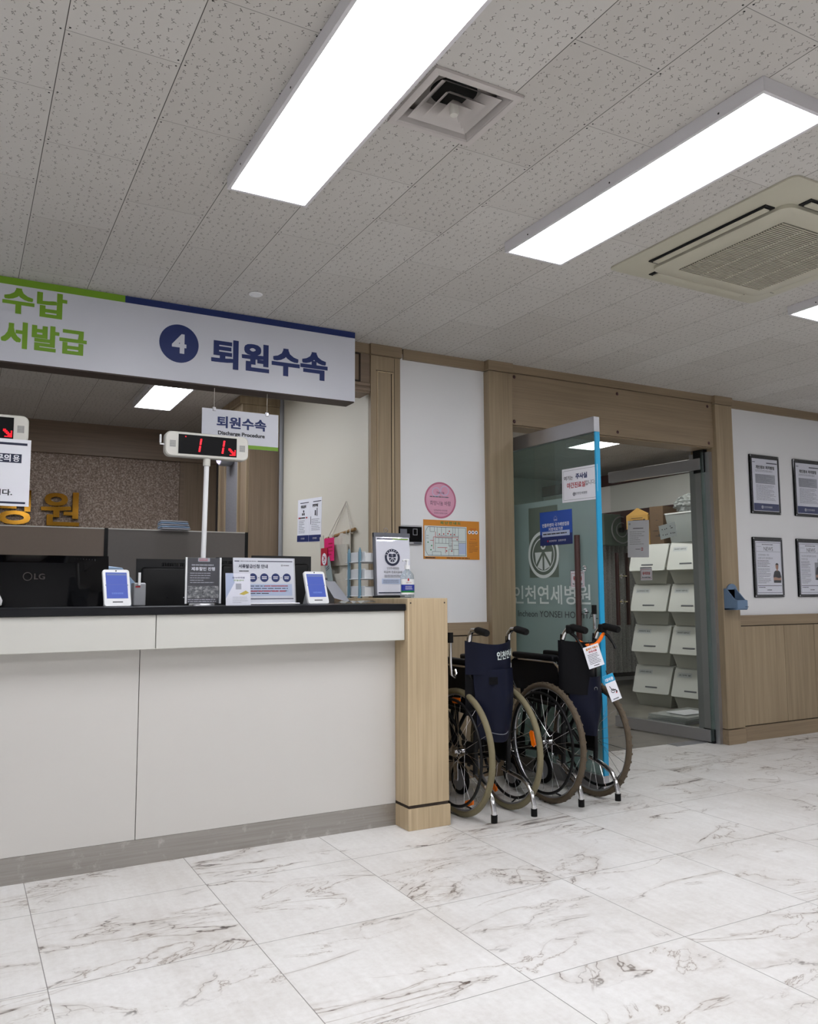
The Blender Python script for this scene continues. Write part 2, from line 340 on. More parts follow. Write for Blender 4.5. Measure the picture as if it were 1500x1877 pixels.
def obj(name, b, mat, parent=None, smooth=False, kind=None):
    if name in SPLIT:
        parts = islands(b)
        if len(parts) > 1: return [obj1(name, q, mat, parent, smooth, kind) for q in parts][0]
    return obj1(name, b, mat, parent, smooth, kind)
def obj1(name, b, mat, parent=None, smooth=False, kind=None):
    me = bpy.data.meshes.new(name); o = bpy.data.objects.new(name, me)
    vs = [Vector(v) for v in b.v]
    if parent is not None:
        O = ORG.get(parent.name, Vector((0,0,0))); o.parent = parent; ORG[o.name] = O
    else:
        xs = [v.x for v in vs]; ys = [v.y for v in vs]; zs = [v.z for v in vs]
        O = Vector(((min(xs)+max(xs))/2, (min(ys)+max(ys))/2, min(zs))); o.location = O; ORG[o.name] = O
    me.from_pydata([v-O for v in vs], [], b.f); me.validate()
    bm = bmesh.new(); bm.from_mesh(me); bmesh.ops.recalc_face_normals(bm, faces=bm.faces); bm.to_mesh(me); bm.free()
    me.materials.append(M[mat])
    if smooth:
        for p in me.polygons: p.use_smooth = True
        try: me.set_sharp_from_angle(angle=math.radians(38))
        except Exception: pass
    if kind: o['kind'] = kind
    C.objects.link(o); return o
def tag(o, label, cat, group=None):
    o['label'] = label; o['category'] = cat
    if group: o['group'] = group
    return o
def thing(name, label, cat, loc=(0,0,0), rotz=0.0, group=None, local=False):
    o = bpy.data.objects.new(name, None); C.objects.link(o); o.empty_display_size = .05
    o.location = loc; o.rotation_euler = (0, 0, rotz)
    ORG[o.name] = Vector((0,0,0)) if local else Vector(loc)
    return tag(o, label, cat, group)
def struct(name, b, mat, smooth=False):
    o = obj(name, b, mat, None, smooth); o['kind'] = 'structure'; return o
def sroot(name, loc):
    o = bpy.data.objects.new(name, None); C.objects.link(o); o.location = loc; ORG[o.name] = Vector(loc); o['kind'] = 'structure'; return o
_tc = {}
def textmesh(body, bold):
    key = (body, bold)
    if key not in _tc:
        c = bpy.data.curves.new('t', 'FONT'); c.body = body; c.size = 1; c.offset = bold; c.resolution_u = 3
        o = bpy.data.objects.new('t', c); C.objects.link(o)
        dg = bpy.context.evaluated_depsgraph_get(); m = bpy.data.meshes.new_from_object(o.evaluated_get(dg))
        vs = [v.co.copy() for v in m.vertices]; fs = [tuple(p.vertices) for p in m.polygons]
        bpy.data.objects.remove(o); bpy.data.curves.remove(c); bpy.data.meshes.remove(m); _tc[key] = (vs, fs)
    return _tc[key]
class Panel:
    """a flat printed surface: u to the right, v up, d out of the surface"""
    def __init__(s, root, o, U, V, default='sheet'):
        s.root = root; s.o = Vector(o); s.U = Vector(U).normalized(); s.V = Vector(V).normalized(); s.N = s.U.cross(s.V); s.parts = {}; s.slabs = set()
    def P(s, u, v, d=0.0): return s.o+s.U*u+s.V*v+s.N*d
    def part(s, name, mat): return s.parts.setdefault((name, mat), B())
    def slab(s, name, mat, u0, v0, u1, v1, d0, d1):
        s.slabs.add(name)
        b = s.part(name, mat); b.hexa([s.P(u0,v0,d0), s.P(u1,v0,d0), s.P(u1,v0,d1), s.P(u0,v0,d1), s.P(u0,v1,d0), s.P(u1,v1,d0), s.P(u1,v1,d1), s.P(u0,v1,d1)])
    def rect(s, name, mat, u0, v0, u1, v1, d=.0006):
        s.part(name, mat).add([s.P(u0,v0,d), s.P(u1,v0,d), s.P(u1,v1,d), s.P(u0,v1,d)], [(0,1,2,3)])
    def disc(s, name, mat, cu, cv, r, d=.0006, n=36, rin=0.0, ry=None):
        ry = ry or r; b = s.part(name, mat); o = [s.P(cu+r*math.cos(2*PI*i/n), cv+ry*math.sin(2*PI*i/n), d) for i in range(n)]
        if rin: b.add(o+[s.P(cu+rin*math.cos(2*PI*i/n), cv+rin*ry/r*math.sin(2*PI*i/n), d) for i in range(n)], [(i, (i+1) % n, n+(i+1) % n, n+i) for i in range(n)])
        else: b.add(o, [tuple(range(n))])
    def poly(s, name, mat, pts, d=.0006): s.part(name, mat).add([s.P(u, v, d) for u, v in pts], [tuple(range(len(pts)))])
    def text(s, name, mat, body, cu, cv, w=None, h=None, d=.0011, bold=.0, depth=0.0):
        vs, fs = textmesh(body, 0.0)
        if not vs: return
        if bold > .008:      # heavier strokes: the glyphs laid over themselves, shifted all round
            n0 = len(vs); V2 = []; F2 = []
            for k_, (ex, ey) in enumerate([(0, 0)]+[(1.15, .9), (-1.15, .9), (1.15, -.9), (-1.15, -.9), (1.15, 0), (-1.15, 0), (0, .9), (0, -.9)]):
                V2 += [Vector((v.x+ex*bold, v.y+ey*bold, k_)) for v in vs]; F2 += [tuple(i+n0*k_ for i in f) for f in fs]
            vs, fs = V2, F2
        x0 = min(v.x for v in vs); x1 = max(v.x for v in vs); y0 = min(v.y for v in vs); y1 = max(v.y for v in vs)
        sx = w/(x1-x0) if w else None; sy = h/(y1-y0) if h else None
        sx = sx or sy; sy = sy or sx; mx, my = (x0+x1)/2, (y0+y1)/2
        q = [(cu+(v.x-mx)*sx, cv+(v.y-my)*sy, v.z*(6e-5 if not depth else 2e-4)) for v in vs]; b = s.part(name, mat)
        if depth:
            bm = bmesh.new(); bv = [bm.verts.new(s.P(a, c, d+e)) for a, c, e in q]
            for f in fs:
                try: bm.faces.new([bv[i] for i in f])
                except ValueError: pass
            bmesh.ops.remove_doubles(bm, verts=bm.verts, dist=1e-6)
            r = bmesh.ops.extrude_face_region(bm, geom=list(bm.faces))
            bmesh.ops.translate(bm, verts=[e for e in r['geom'] if isinstance(e, bmesh.types.BMVert)], vec=s.N*depth)
            b.bm(bm)
        else: b.add([s.P(a, c, d+e) for a, c, e in q], fs)
    def lines(s, name, mat, u0, v0, u1, v1, n, th=.4, seed=1, fill=.85, d=.0008):
        R = random.Random(seed); dv = (v1-v0)/n
        for i in range(n):
            v = v1-(i+.5)*dv; u = u0; end = u0+(u1-u0)*(fill+(1-fill)*R.random() if i % 4 != 3 else .4+.4*R.random())
            while u < end:
                l = (u1-u0)*(.05+.13*R.random()); s.rect(name, mat, u, v-dv*th/2, min(u+l, end), v+dv*th/2, d); u += l+(u1-u0)*.018
    def emblem(s, name, mat, cu, cv, r, d=.0012, paper='paper'):
        s.disc(name, mat, cu, cv, r, d, 40, r*.72); s.disc(name, mat, cu, cv+r*.2, r*.17, d, 20, r*.08)
        k = r*.5
        for q in (-1, 1):
            s.poly(name, mat, [(cu+q*.12*k, cv+k*.85), (cu+q*.95*k, cv+k*.85), (cu+q*.95*k, cv+k*.15), (cu+q*.12*k, cv+k*.0), (cu+q*.4*k, cv+k*.42)][::q], d)
            s.poly(name, mat, [(cu+q*.9*k, cv-k*.1), (cu+q*.15*k, cv-k*.1), (cu+q*.75*k, cv-k*.75)][::q], d)
            s.poly(name, mat, [(cu+q*.08*k, cv-k*.2), (cu+q*.6*k, cv-k*.9), (cu+q*.08*k, cv-k*1.15)][::q], d)
        for i in range(14):
            a = PI*(.12+.76*i/13); a = PI-a
            if i % 2 == 0: s.disc(name+'_ring_text', paper, cu+r*.86*math.cos(a), cv+r*.86*math.sin(a), r*.06, d+.0003, 8)
    def done(s):
        out = {}; host = None
        order = sorted(s.parts.items(), key=lambda kv: kv[0][0] not in ('sheet', 'board', 'card', 'flyer', 'leaflet', 'acrylic_frame'))
        for (name, mat), b in order:
            if not b.v: continue
            up_ = host if (host is not None and name not in s.slabs) else s.root
            out[name] = obj(name, b, mat, up_)
            if host is None and name in ('sheet', 'board', 'card', 'flyer', 'leaflet', 'acrylic_frame') and s.root is not None and s.root.parent is None and s.root.type == 'EMPTY': host = out[name]
        s.parts = {}; return out
X, Y, Z = Vector((1,0,0)), Vector((0,1,0)), Vector((0,0,1))
XL, XR, YF = -2.6, 8.6, -3.6     # lobby limits
OY = 7.45                        # office back wall
RX, RY = 7.7, 8.5                # treatment room limits

# ------------------------------------------------------------------ room shell
struct('floor', B().box(XL, YF, -.06, XR, 4.46, 0), 'marble_tile')
struct('floor_office', B().box(XL, 4.46, -.06, 2.1, OY+.1, 0), 'room_floor')
struct('floor_treatment_room', B().box(2.3, 4.46, -.06, RX, RY, 0), 'room_floor')
vx0, vx1, vy0, vy1 = 1.117, 1.387, 1.865, 2.135       # hole of the air diffuser
b = B()
for q in ((XL, YF, vx0, RY), (vx1, YF, XR, RY), (vx0, YF, vx1, vy0), (vx0, vy1, vx1, RY)): b.box(q[0], q[1], H, q[2], q[3], H+.05)
struct('ceiling', b, 'ceiling_tile')
struct('wall_left', B().box(XL-.1, YF, 0, XL, OY, H), 'wall_white'); struct('wall_right', B().box(XR, YF, 0, XR+.1, WY, H), 'wall_white')
struct('wall_front', B().box(XL, YF-.1, 0, XR, YF, H), 'wall_white')
struct('wall_office_back', B().box(XL, OY, 0, 2.14, OY+.1, H), 'oak_dark')
struct('wall_office_side', B().box(2.1, 4.285, 0, 2.2, 5.85, H), 'beige_wall')
struct('wall_office_corner', B().box(2.14, 5.85, 0, 2.24, OY, H), 'oak_dark')
struct('wall_room_far', B().box(2.2, RY, 0, RX, RY+.1, H), 'room_white'); struct('wall_room_right', B().box(RX, 4.46, 0, RX+.1, RY, H), 'room_white')
struct('wall_room_left', B().box(2.2, 4.46, 0, 2.3, RY, H), 'room_white')
# back wall, centre piece between the pilaster and the glass doors
struct('wall_back', B().box(2.26, 4.27, 0, 2.88, 4.46, H), 'wall_white')
struct('wall_back_right', B().box(5.08, 4.27, 0, XR, 4.46, H), 'wall_white')
struct('wall_back_transom', B().box(3.05, 4.27, 2.165, 4.92, 4.42, H), 'oak_h')
def panelled(n0, x0, x1, step, first, z_rail=(.845, .92)):
    b = B().box(x0, 4.246, z_rail[0], x1, 4.27, z_rail[1]); struct('trim_%d' % n0, b, 'oak_h')
    b = B(); xs = [x0]; q = first
    while q < x1: xs.append(q); q += step
    xs.append(x1)
    for a, c in zip(xs[:-1], xs[1:]): b.box(a+.002, 4.255, .112, c-.002, 4.27, z_rail[0]-.007)
    struct('trim_%d' % (n0+1), b, 'oak'); struct('trim_%d' % (n0+2), B().box(x0, 4.262, .10, x1, 4.269, .845), 'groove')
    struct('baseboard_%s' % ('centre' if n0 == 1 else 'right'), B().box(x0, 4.244, 0, x1, 4.27, .105), 'oak_h')
panelled(1, 2.27, 2.87, .30, 2.57); panelled(4, 5.1, XR, .357, 5.62)
struct('trim_7', B().box(2.285, 4.25, 2.498, 2.875, 4.27, H), 'oak_h'); struct('trim_8', B().box(5.1, 4.25, 2.498, XR, 4.27, H), 'oak_h')
# posts and transom of the glass doors
def post(n, x0, x1):
    struct('trim_%d' % n, B().rbox(x0, 4.21, .11, x1, 4.46, H-.065, .004), 'oak')
    struct('trim_%d' % (n+1), B().rbox(x0-.004, 4.205, 0, x1+.004, 4.46, .105, .003), 'oak_h')
    struct('trim_%d' % (n+2), B().rbox(x0-.006, 4.203, H-.062, x1+.006, 4.46, H, .003), 'oak_h')
post(9, 2.872, 3.052); post(12, 4.905, 5.085)
struct('trim_15', B().box(3.052, 4.235, 2.17, 4.905, 4.27, 2.505), 'oak_h'); struct('trim_16', B().box(3.052, 4.225, 2.509, 4.905, 4.27, H), 'oak_h')
struct('trim_17', B().box(3.052, 4.255, 2.163, 4.905, 4.40, 2.172), 'oak_h')
for (sx, sz) in ((3.085, 2.482), (3.08, 2.19), (3.96, 2.47), (3.955, 2.20), (4.85, 2.475), (4.85, 2.197)):
    o = obj('screw_cap', B().lathe([(.0, 0), (.009, 0), (.012, .003), (.006, .007), (0, .007)], (sx, 4.235, sz), 12, (0, -1, 0)), 'maroon')
    tag(o, 'small dark screw cap on the wooden beam above the glass doors', 'screw', 'screw caps on the door beam')
# panelled pilaster and lintel of the office opening
pr_ = sroot('trim_18', (2.165, 4.25, 0))
obj('shaft', B().rbox(2.067, 4.25, 0, 2.262, 4.282, 2.495, .002), 'oak', pr_); obj('cap', B().rbox(2.06, 4.235, 2.497, 2.268, 4.30, H, .002), 'oak_h', pr_)
b = B(); z0, z1 = .25, 2.395
for (a0, a1, c0, c1) in ((2.106, z0, 2.114, z1), (2.204, z0, 2.212, z1), (2.106, z1, 2.212, z1+.008)): b.rbox(a0, 4.243, a1, c0, 4.252, c1, .002)
obj('moulding', b, 'oak_light', pr_); b = B()
for (a0, a1, c0, c1) in ((2.115, z0, 2.118, z1), (2.200, z0, 2.203, z1), (2.1, z1+.009, 2.216, z1+.012), (2.222, z0, 2.224, 2.49)): b.box(a0, 4.2485, a1, c0, 4.251, c1)
obj('groove_line', b, 'groove', pr_)
li = sroot('trim_19', (0, 4.27, 2.26))
obj('beam', B().box(XL, 4.262, 2.265, 2.066, 4.40, H), 'oak_dark_h', li)
obj('crown', B().box(XL, 4.252, 2.50, 2.066, 4.262, H), 'oak_h', li); b = B()
for z in (2.275, 2.305): b.rbox(XL, 4.252, z, 2.066, 4.263, z+.02, .004)
obj('edge_moulding', b, 'oak_dark_h', li); obj('recessed_panel', B().box(.2, 4.2605, 2.335, 1.995, 4.263, 2.49), 'oak_dark', li)
b = B().box(1.995, 4.254, 2.33, 2.003, 4.263, 2.495).box(.2, 4.254, 2.49, 2.003, 4.263, 2.497).box(.2, 4.254, 2.328, 2.003, 4.263, 2.336)
obj('panel_bead', b, 'groove', li)
struct('trim_20', B().box(2.074, 4.30, 0, 2.0995, 4.33, 2.262), 'beige_wall')
struct('trim_21', B().box(2.264, 4.262, 0, 2.284, 4.268, H-.03), 'wall_white')

# office back wall: framed gravel panel
of = sroot('trim_22', (0, OY, 0))
obj('panel', B().box(XL, OY-.012, .2, 1.70, OY-.001, 2.285), 'terrazzo', of)
b = B().box(XL, OY-.05, 2.285, 2.03, OY-.001, 2.31).box(XL, OY-.035, 2.31, 2.03, OY-.001, H).box(1.70, OY-.04, .0, 1.735, OY-.001, 2.285)
obj('frame_beam', b, 'oak_dark_h', of); obj('side_panel', B().box(1.735, OY-.03, 0, 2.03, OY-.001, 2.285), 'oak_dark', of)
struct('trim_23', B().box(2.03, OY-.06, 0, 2.11, OY-.001, H), 'room_dark')
# panelled column with crown moulding
cr = sroot('trim_24', (1.97, 6.2, 0))
obj('column_face', B().box(1.845, 5.85, 0, 2.135, 6.61, 2.2), 'oak_dark', cr)
b = B()
for k, (o_, za, zb) in enumerate(((.012, 2.2, 2.24), (.03, 2.24, 2.31), (.05, 2.31, 2.36), (.065, 2.36, 2.50), (.085, 2.50, H))):
    b.rbox(1.845-o_, 5.85-o_*.3, za, 2.135, 6.66, zb, .006)
obj('crown_moulding', b, 'oak', cr); obj('stone_strip', B().box(1.838, 6.08, 0, 1.846, 6.42, 2.2), 'stone_panel', cr)
b = B().rbox(1.826, 5.86, 0, 1.846, 5.875, 2.2, .002).rbox(1.826, 6.07, 0, 1.846, 6.085, 2.2, .002).rbox(1.826, 6.42, 0, 1.846, 6.435, 2.2, .002).rbox(1.826, 6.59, 0, 1.846, 6.61, 2.2, .002)
obj('edge_bead', b, 'oak', cr)
struct('trim_25', B().cyl((2.088, 5.83, 0), (2.088, 5.83, H), .018, 10).cyl((2.084, 5.82, 0), (2.084, 5.82, 1.38), .022, 10), 'grey_plastic', True)
sc = thing('wall_light', 'small round grey wall lamp with a glowing lens on the office column', 'wall lamp', (1.83, 6.25, 2.13))
obj('housing', B().lathe([(0, 0), (.05, 0), (.07, .03), (.072, .10), (.066, .11)], (1.842, 6.25, 2.16), 24, (-1, 0, 0)), 'grey_plastic', sc, True)
obj('lens', B().lathe([(.0, .108), (.06, .108), (.05, .122), (0, .128)], (1.842, 6.25, 2.16), 24, (-1, 0, 0)), 'sconce_lens', sc, True)

# ------------------------------------------------------------------ ceiling fixtures
def ceiling_light(x0, y0, lab, m='lamp_panel', wd=.298, L=1.27, grp='rectangular ceiling light panels'):
    o = thing('ceiling_light', lab, 'ceiling light', (x0+wd/2, y0+L/2, H-.048), 0, grp)
    x1, y1, zb, zt = x0+wd, y0+L, H-.045, H-.001
    b = B(); e = .012
    b.box(x0, y0, zb, x0+e, y1, zt).box(x1-e, y0, zb, x1, y1, zt).box(x0+e, y0, zb, x1-e, y0+e, zt).box(x0+e, y1-e, zb, x1-e, y1, zt)
    obj('frame', b, 'lamp_frame', o); obj('diffuser', B().box(x0+e, y0+e, zb+.003, x1-e, y1-e, zb+.008), m, o)
    sc_ = B()
    for yy in (y0+.16, (y0+y1)/2, y1-.16): sc_.lathe([(0, 0), (.0032, 0), (.0032, .0012), (0, .0012)], (x0, yy, zb+.016), 8, (-1, 0, 0))
    obj('screw', sc_, 'black', o); return o
ceiling_light(.767, 1.462, 'large glowing white ceiling panel above the reception counter, left of the vent')
ceiling_light(1.947, 1.452, 'glowing white ceiling panel between the square vent and the air conditioner')
ceiling_light(3.69, 1.41, 'ceiling panel whose corner shows at the right edge below the air conditioner')
for k, (a, c) in enumerate(((-1.6, 1.46), (-1.2, -1.0), (.767, -1.7), (1.947, -1.7), (4.6, -1.4), (6.2, 1.2))):  # extra panels added out of view to light the lobby
    ceiling_light(a, c, 'unseen ceiling panel added to light the lobby from outside the view', grp='added lobby panels out of view')
ceiling_light(1.10, 5.64, 'glowing white ceiling panel in the office behind the counter', 'lamp_office', .285, .76, None)
ceiling_light(.95, 4.62, 'added office ceiling panel, kept out of sight behind the overhead sign board', 'lamp_office', .30, .80, None)  # added to brighten the beige office wall, hidden by the sign
ceiling_light(-1.0, 5.0, 'office ceiling panel outside the left edge of the view', 'lamp_office', .30, 1.27, None)
ceiling_light(5.20, 5.87, 'glowing ceiling panel inside the treatment room seen over the glass doors', 'lamp_room', .33, .42, None)
ceiling_light(5.3, 4.75, 'added treatment room ceiling panel, out of sight above the glass door beam', 'lamp_room', .33, .9, None)  # added to brighten the curtain, hidden by the door beam
ceiling_light(4.2, 6.9, 'unseen treatment room ceiling panel deep behind the white wall', 'lamp_room', .30, 1.2, None)  # out of sight, kept to light the far end of the room

v = thing('air_vent', 'square four way air diffuser beside the large ceiling light', 'vent', (1.252, 2.0, H-.012))
def ring(b, cx, cy, a0, z0, a1, z1, th=.003):
    for k in range(4):
        q = [(-1,-1),(1,-1),(1,1),(-1,1)]; p0, p1 = q[k], q[(k+1) % 4]
        b.hexa([(cx+p0[0]*a0, cy+p0[1]*a0, z0), (cx+p1[0]*a0, cy+p1[1]*a0, z0), (cx+p1[0]*(a0-th), cy+p1[1]*(a0-th), z0+th), (cx+p0[0]*(a0-th), cy+p0[1]*(a0-th), z0+th),
                (cx+p0[0]*a1, cy+p0[1]*a1, z1), (cx+p1[0]*a1, cy+p1[1]*a1, z1), (cx+p1[0]*(a1-th), cy+p1[1]*(a1-th), z1+th), (cx+p0[0]*(a1-th), cy+p0[1]*(a1-th), z1+th)])
vc = (1.252, 2.0)
b = B(); ring(b, *vc, .150, H-.010, .150, H-.001); ring(b, *vc, .150, H-.010, .128, H-.012, .004); ring(b, *vc, .128, H-.012, .112, H+.028, .002)
obj('frame', b, 'vent_white', v)
for k, (a0, a1, zz) in enumerate(((.104, .064, -.004), (.070, .034, -.012), (.040, .010, -.018))):
    b = B(); ring(b, *vc, a0, H+zz, a1, H+zz+.034, .002); obj('louvre', b, 'vent_white', v)
obj('centre_knob', B().lathe([(0, -.026), (.012, -.026), (.014, -.02), (.014, .01), (0, .01)], (vc[0], vc[1], H), 16), 'off_white', v, True)
b = B()
for q in ((-.14,-.14,-.135,.14),(.135,-.14,.14,.14),(-.135,-.14,.135,-.135),(-.135,.135,.135,.14)): b.box(vc[0]+q[0], vc[1]+q[1], H+.001, vc[0]+q[2], vc[1]+q[3], H+.052)
b.box(vc[0]-.14, vc[1]-.14, H+.052, vc[0]+.14, vc[1]+.14, H+.056); obj('duct_box', b, 'vent_white', v)
obj('duct_opening', B().cyl((vc[0], vc[1], H+.049), (vc[0], vc[1], H+.0515), .072, 28), 'black', v)

ac = thing('air_conditioner', 'cream ceiling cassette air conditioner with a square ribbed grille', 'air conditioner', (3.0, 2.25, H-.03))
ax, ay, ah = 2.998, 2.248, .478
def rsq(cx, cy, a, r, n=6):
    out = []
    for (sx, sy, st) in ((1,1,0),(-1,1,1),(-1,-1,2),(1,-1,3)):
        for i in range(n+1):
            t_ = st*PI/2+i/n*PI/2; out.append((cx+sx*(a-r)+r*math.cos(t_), cy+sy*(a-r)+r*math.sin(t_)))
    return out
def loft(b, rings, cap=True):
    n = len(rings[0]); vs = [p for r in rings for p in r]; fs = []
    for i in range(len(rings)-1): fs += [(i*n+j, i*n+(j+1) % n, (i+1)*n+(j+1) % n, (i+1)*n+j) for j in range(n)]
    if cap: fs += [tuple(range(n))[::-1], tuple(range((len(rings)-1)*n, len(rings)*n))]
    return b.add(vs, fs)
L_ = lambda a, r, z: [(p[0], p[1], z) for p in rsq(ax, ay, a, r)]
obj('panel', loft(B(), [L_(ah, .03, H-.001), L_(ah, .03, H-.008), L_(ah-.03, .03, H-.014), L_(.40, .07, H-.020)]), 'ac_cream', ac, True)
for k in range(4):
    b = B().rbox(ax-.30, ay+.355, H-.0245, ax+.30, ay+.41, H-.0195, .002, 1).rot(k*PI/2, 'Z', (ax, ay, 0)); obj('air_slot', b, 'black', ac)
    b = B().rbox(ax-.285, ay+.366, H-.031, ax+.285, ay+.400, H-.0246, .003, 1).rot(k*PI/2, 'Z', (ax, ay, 0)); obj('louvre_flap', b, 'ac_cream', ac)
obj('grille_cover', loft(B(), [L_(.352, .05, H-.019), L_(.352, .05, H-.034), L_(.34, .05, H-.042), L_(.285, .02, H-.042)]), 'ac_cream', ac, True)
obj('grille_backing', B().box(ax-.262, ay-.262, H-.0435, ax+.262, ay+.262, H-.0425), 'ac_dark', ac)
b = B()
for i in range(44): y_ = ay-.26+i*.0121; b.box(ax-.262, y_, H-.0475, ax+.262, y_+.0048, H-.0435)
for q in (-.13, .0, .13): b.box(ax+q-.002, ay-.262, H-.048, ax+q+.002, ay+.262, H-.0435)
g = obj('grille', b, 'ac_cream', ac)
p = Panel(ac, (2.693, 2.25, H-.0425), (0,-1,0), (1,0,0)); p.text('maker_plate', 'ink', 'TOSHIBA', 0, 0, w=.06, h=.008, d=-.0001 if False else .0006, bold=.01); p.done()

d = thing('downlight', 'small round white ceiling fitting above the blue and white sign board', 'downlight', (1.213, 3.78, H-.012))
obj('rim', B().lathe([(.030, 0), (.034, -.003), (.030, -.008), (.022, -.008), (.020, 0)], (1.213, 3.78, H), 28), 'white_plastic', d, True)
obj('lens', B().lathe([(0, -.006), (.014, -.010), (.021, -.006), (.021, -.001), (0, -.001)], (1.213, 3.78, H), 24), 'white_plastic', d, True)

# ------------------------------------------------------------------ reception counter
ct = thing('reception_counter', 'long white laminate reception counter with a steel kickplate', 'counter', (.2, 3.7, 0))
CXL = -1.6; seam = .675
obj('front_panel', B().box(CXL, 3.594, .101, seam-.0015, 3.62, .89), 'laminate', ct); obj('front_panel', B().box(seam+.0015, 3.594, .101, 1.878, 3.62, .89), 'laminate', ct)
obj('apron_panel', B().rbox(CXL, 3.492, .876, .716, 3.63, 1.016, .002, 1), 'laminate2', ct); obj('apron_panel', B().rbox(.719, 3.492, .876, 1.877, 3.63, 1.016, .002, 1), 'laminate2', ct)
obj('seam_backing', B().box(CXL, 3.60, .11, 1.87, 3.70, .88), 'groove', ct)
obj('kickplate', B().box(CXL, 3.590, 0, 1.878, 3.62, .1005), 'kickplate', ct)
obj('inner_body', B().box(CXL, 3.701, .02, 1.87, 3.86, 1.015), 'laminate', ct)
tag(obj('countertop', B().rbox(CXL, 3.478, 1.0165, 1.878, 3.90, 1.048, .003, 1), 'black_top'), 'black continuous worktop lying along the white reception counter', 'worktop')
pl = thing('counter_end_pillar', 'pale oak end pillar closing the counter beside the wheelchairs', 'pillar', (1.99, 3.5, 0))
obj('shaft', B().rbox(1.879, 3.465, .112, 2.101, 4.249, 1.074, .0025), 'oak_light', pl)
obj('plinth', B().rbox(1.876, 3.459, 0, 2.104, 4.249, .098, .002), 'oak_light', pl); obj('shadow_gap', B().box(1.883, 3.469, .097, 2.097, 4.2, .113), 'groove', pl)
obj('dowel_mark', B().cyl((1.895, 3.4645, 1.052), (1.895, 3.4635, 1.052), .004, 10).cyl((2.083, 3.4645, 1.052), (2.083, 3.4635, 1.052), .004, 10), 'groove', pl)
le = tag(obj('side_ledge', B().rbox(1.879, 4.335, 0, 2.099, 4.62, 1.074, .002), 'oak_dark'), 'dark oak ledge unit behind the pilaster against the beige office wall', 'ledge')
dk = thing('staff_desk', 'low office desk behind the reception counter carrying the monitors', 'desk', (.4, 4.2, 0))
obj('desk_top', B().rbox(-1.5, 3.905, .70, 1.84, 4.55, .73, .003), 'laminate', dk)
for q in (-1.45, .2, 1.78): obj('leg', B().box(q, 3.95, 0, q+.05, 4.5, .70), 'grey_plastic', dk)

# ------------------------------------------------------------------ overhead sign board
sb = thing('overhead_sign_board', 'long overhead sign board with green and blue Korean lettering', 'sign', (.6, 4.15, 2.157))
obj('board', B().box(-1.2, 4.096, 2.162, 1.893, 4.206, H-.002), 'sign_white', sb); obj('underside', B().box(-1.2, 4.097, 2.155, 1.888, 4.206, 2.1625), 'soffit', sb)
p = Panel(sb, (0, 4.096, 0), X, Z)
p.rect('green_band', 'green', -1.2, 2.523, .655, H-.003); p.rect('blue_band', 'navy', .655, 2.523, 1.893, H-.003)
p.text('green_lettering', 'green', '수납', .255, 2.452, w=.275, h=.125, bold=.036); p.text('green_lettering', 'green', '제증명서발급', .115, 2.29, w=.74, h=.125, bold=.036)
p.disc('number_disc', 'navy', .920, 2.354, .098, .0012, 48); p.text('number_disc_digit', 'sign_white', '4', .920, 2.354, h=.10, w=.072, d=.002, bold=.03)
p.text('blue_lettering', 'navy', '퇴원수속', 1.405, 2.334, w=.645, h=.155, bold=.036); p.done()

hs = thing('hanging_sign', 'small white hanging sign reading 퇴원수속 Discharge Procedure', 'sign', (1.25, 4.13, 1.85))
p = Panel(hs, (1.050, 4.125, 1.852), X, Z); W_, Hh = .408, .195
def at(px_, y_):  # helper for readability only
    return px_
p.slab('board', 'sign_white', 0, 0, W_, Hh, -.004, 0); p.rect('green_stripe', 'green', 0, .0, W_, .020)
p.text('lettering', 'navy', '퇴원수속', .208, .130, w=.265, h=.062, bold=.03); p.text('caption', 'ink', 'Discharge Procedure', .208, .070, w=.25, h=.026, bold=.03)
p.done()
for q in (.062, .345):
    obj('clip', B().rbox(1.050+q-.008, 4.118, 1.852+Hh-.012, 1.050+q+.008, 4.133, 1.852+Hh+.008, .002), 'alu', hs)
    obj('cord', B().cyl((1.050+q, 4.127, 1.852+Hh+.006), (1.050+q, 4.127, 2.156), .0014, 6), 'cord_white', hs)

# gold letters on the gravel wall
gl = Panel(None, (0, OY-.012, 0), X, Z)
for body, cu, cv, w_, h_, lab in (('원', .715, 1.815, .30, .285, 'gold raised letter 원 standing alone on the gravel panel'), ('병', .355, 1.815, .27, .285, 'gold raised letter half hidden behind the taped white notice')):
    gl.text('gold_letter', 'gold', body, cu, cv, w=w_, h=h_, d=.004, bold=.02, depth=.03)
    tag(gl.done()['gold_letter'], lab, 'letter', 'gold wall letters in the office')

# ------------------------------------------------------------------ office screens, paper stack
def partition(x0, x1, m, lab, yy=5.0, zt=1.482):
    o = thing('desk_partition', lab, 'partition', ((x0+x1)/2, yy, 0), 0, 'office desk partitions')
    obj('panel', B().box(x0, yy, .05, x1, yy+.03, zt-.006), m, o); obj('top_trim', B().box(x0, yy-.002, zt-.006, x1, yy+.032, zt), 'off_white', o)
    obj('edge_post', B().box(x1, yy-.003, 0, x1+.02, yy+.033, zt), 'black', o)
partition(-.9, .722, 'partition_brown', 'brown grey desk partition behind the large curved monitor'); partition(.744, 1.556, 'partition_grey', 'grey desk partition behind the flat black monitors')
st = thing('paper_stack', 'loose stack of blue grey sheets lying on top of the grey partition', 'paper', (1.12, 5.0, 1.482))
for k in range(5):
    b = B(); z0 = 1.483+k*.011
    b.hexa([(1.035-.004*k, 4.93, z0), (1.20-.003*k, 4.93, z0), (1.205-.004*k, 5.09, z0), (1.04, 5.09, z0), (1.035-.002*k, 4.93, z0+.008), (1.20-.006*k, 4.93, z0+.006), (1.20, 5.09, z0+.006), (1.04, 5.09, z0+.009)])
    obj('sheet', b, 'cloth_blue' if k % 2 else 'paper_grey', st)

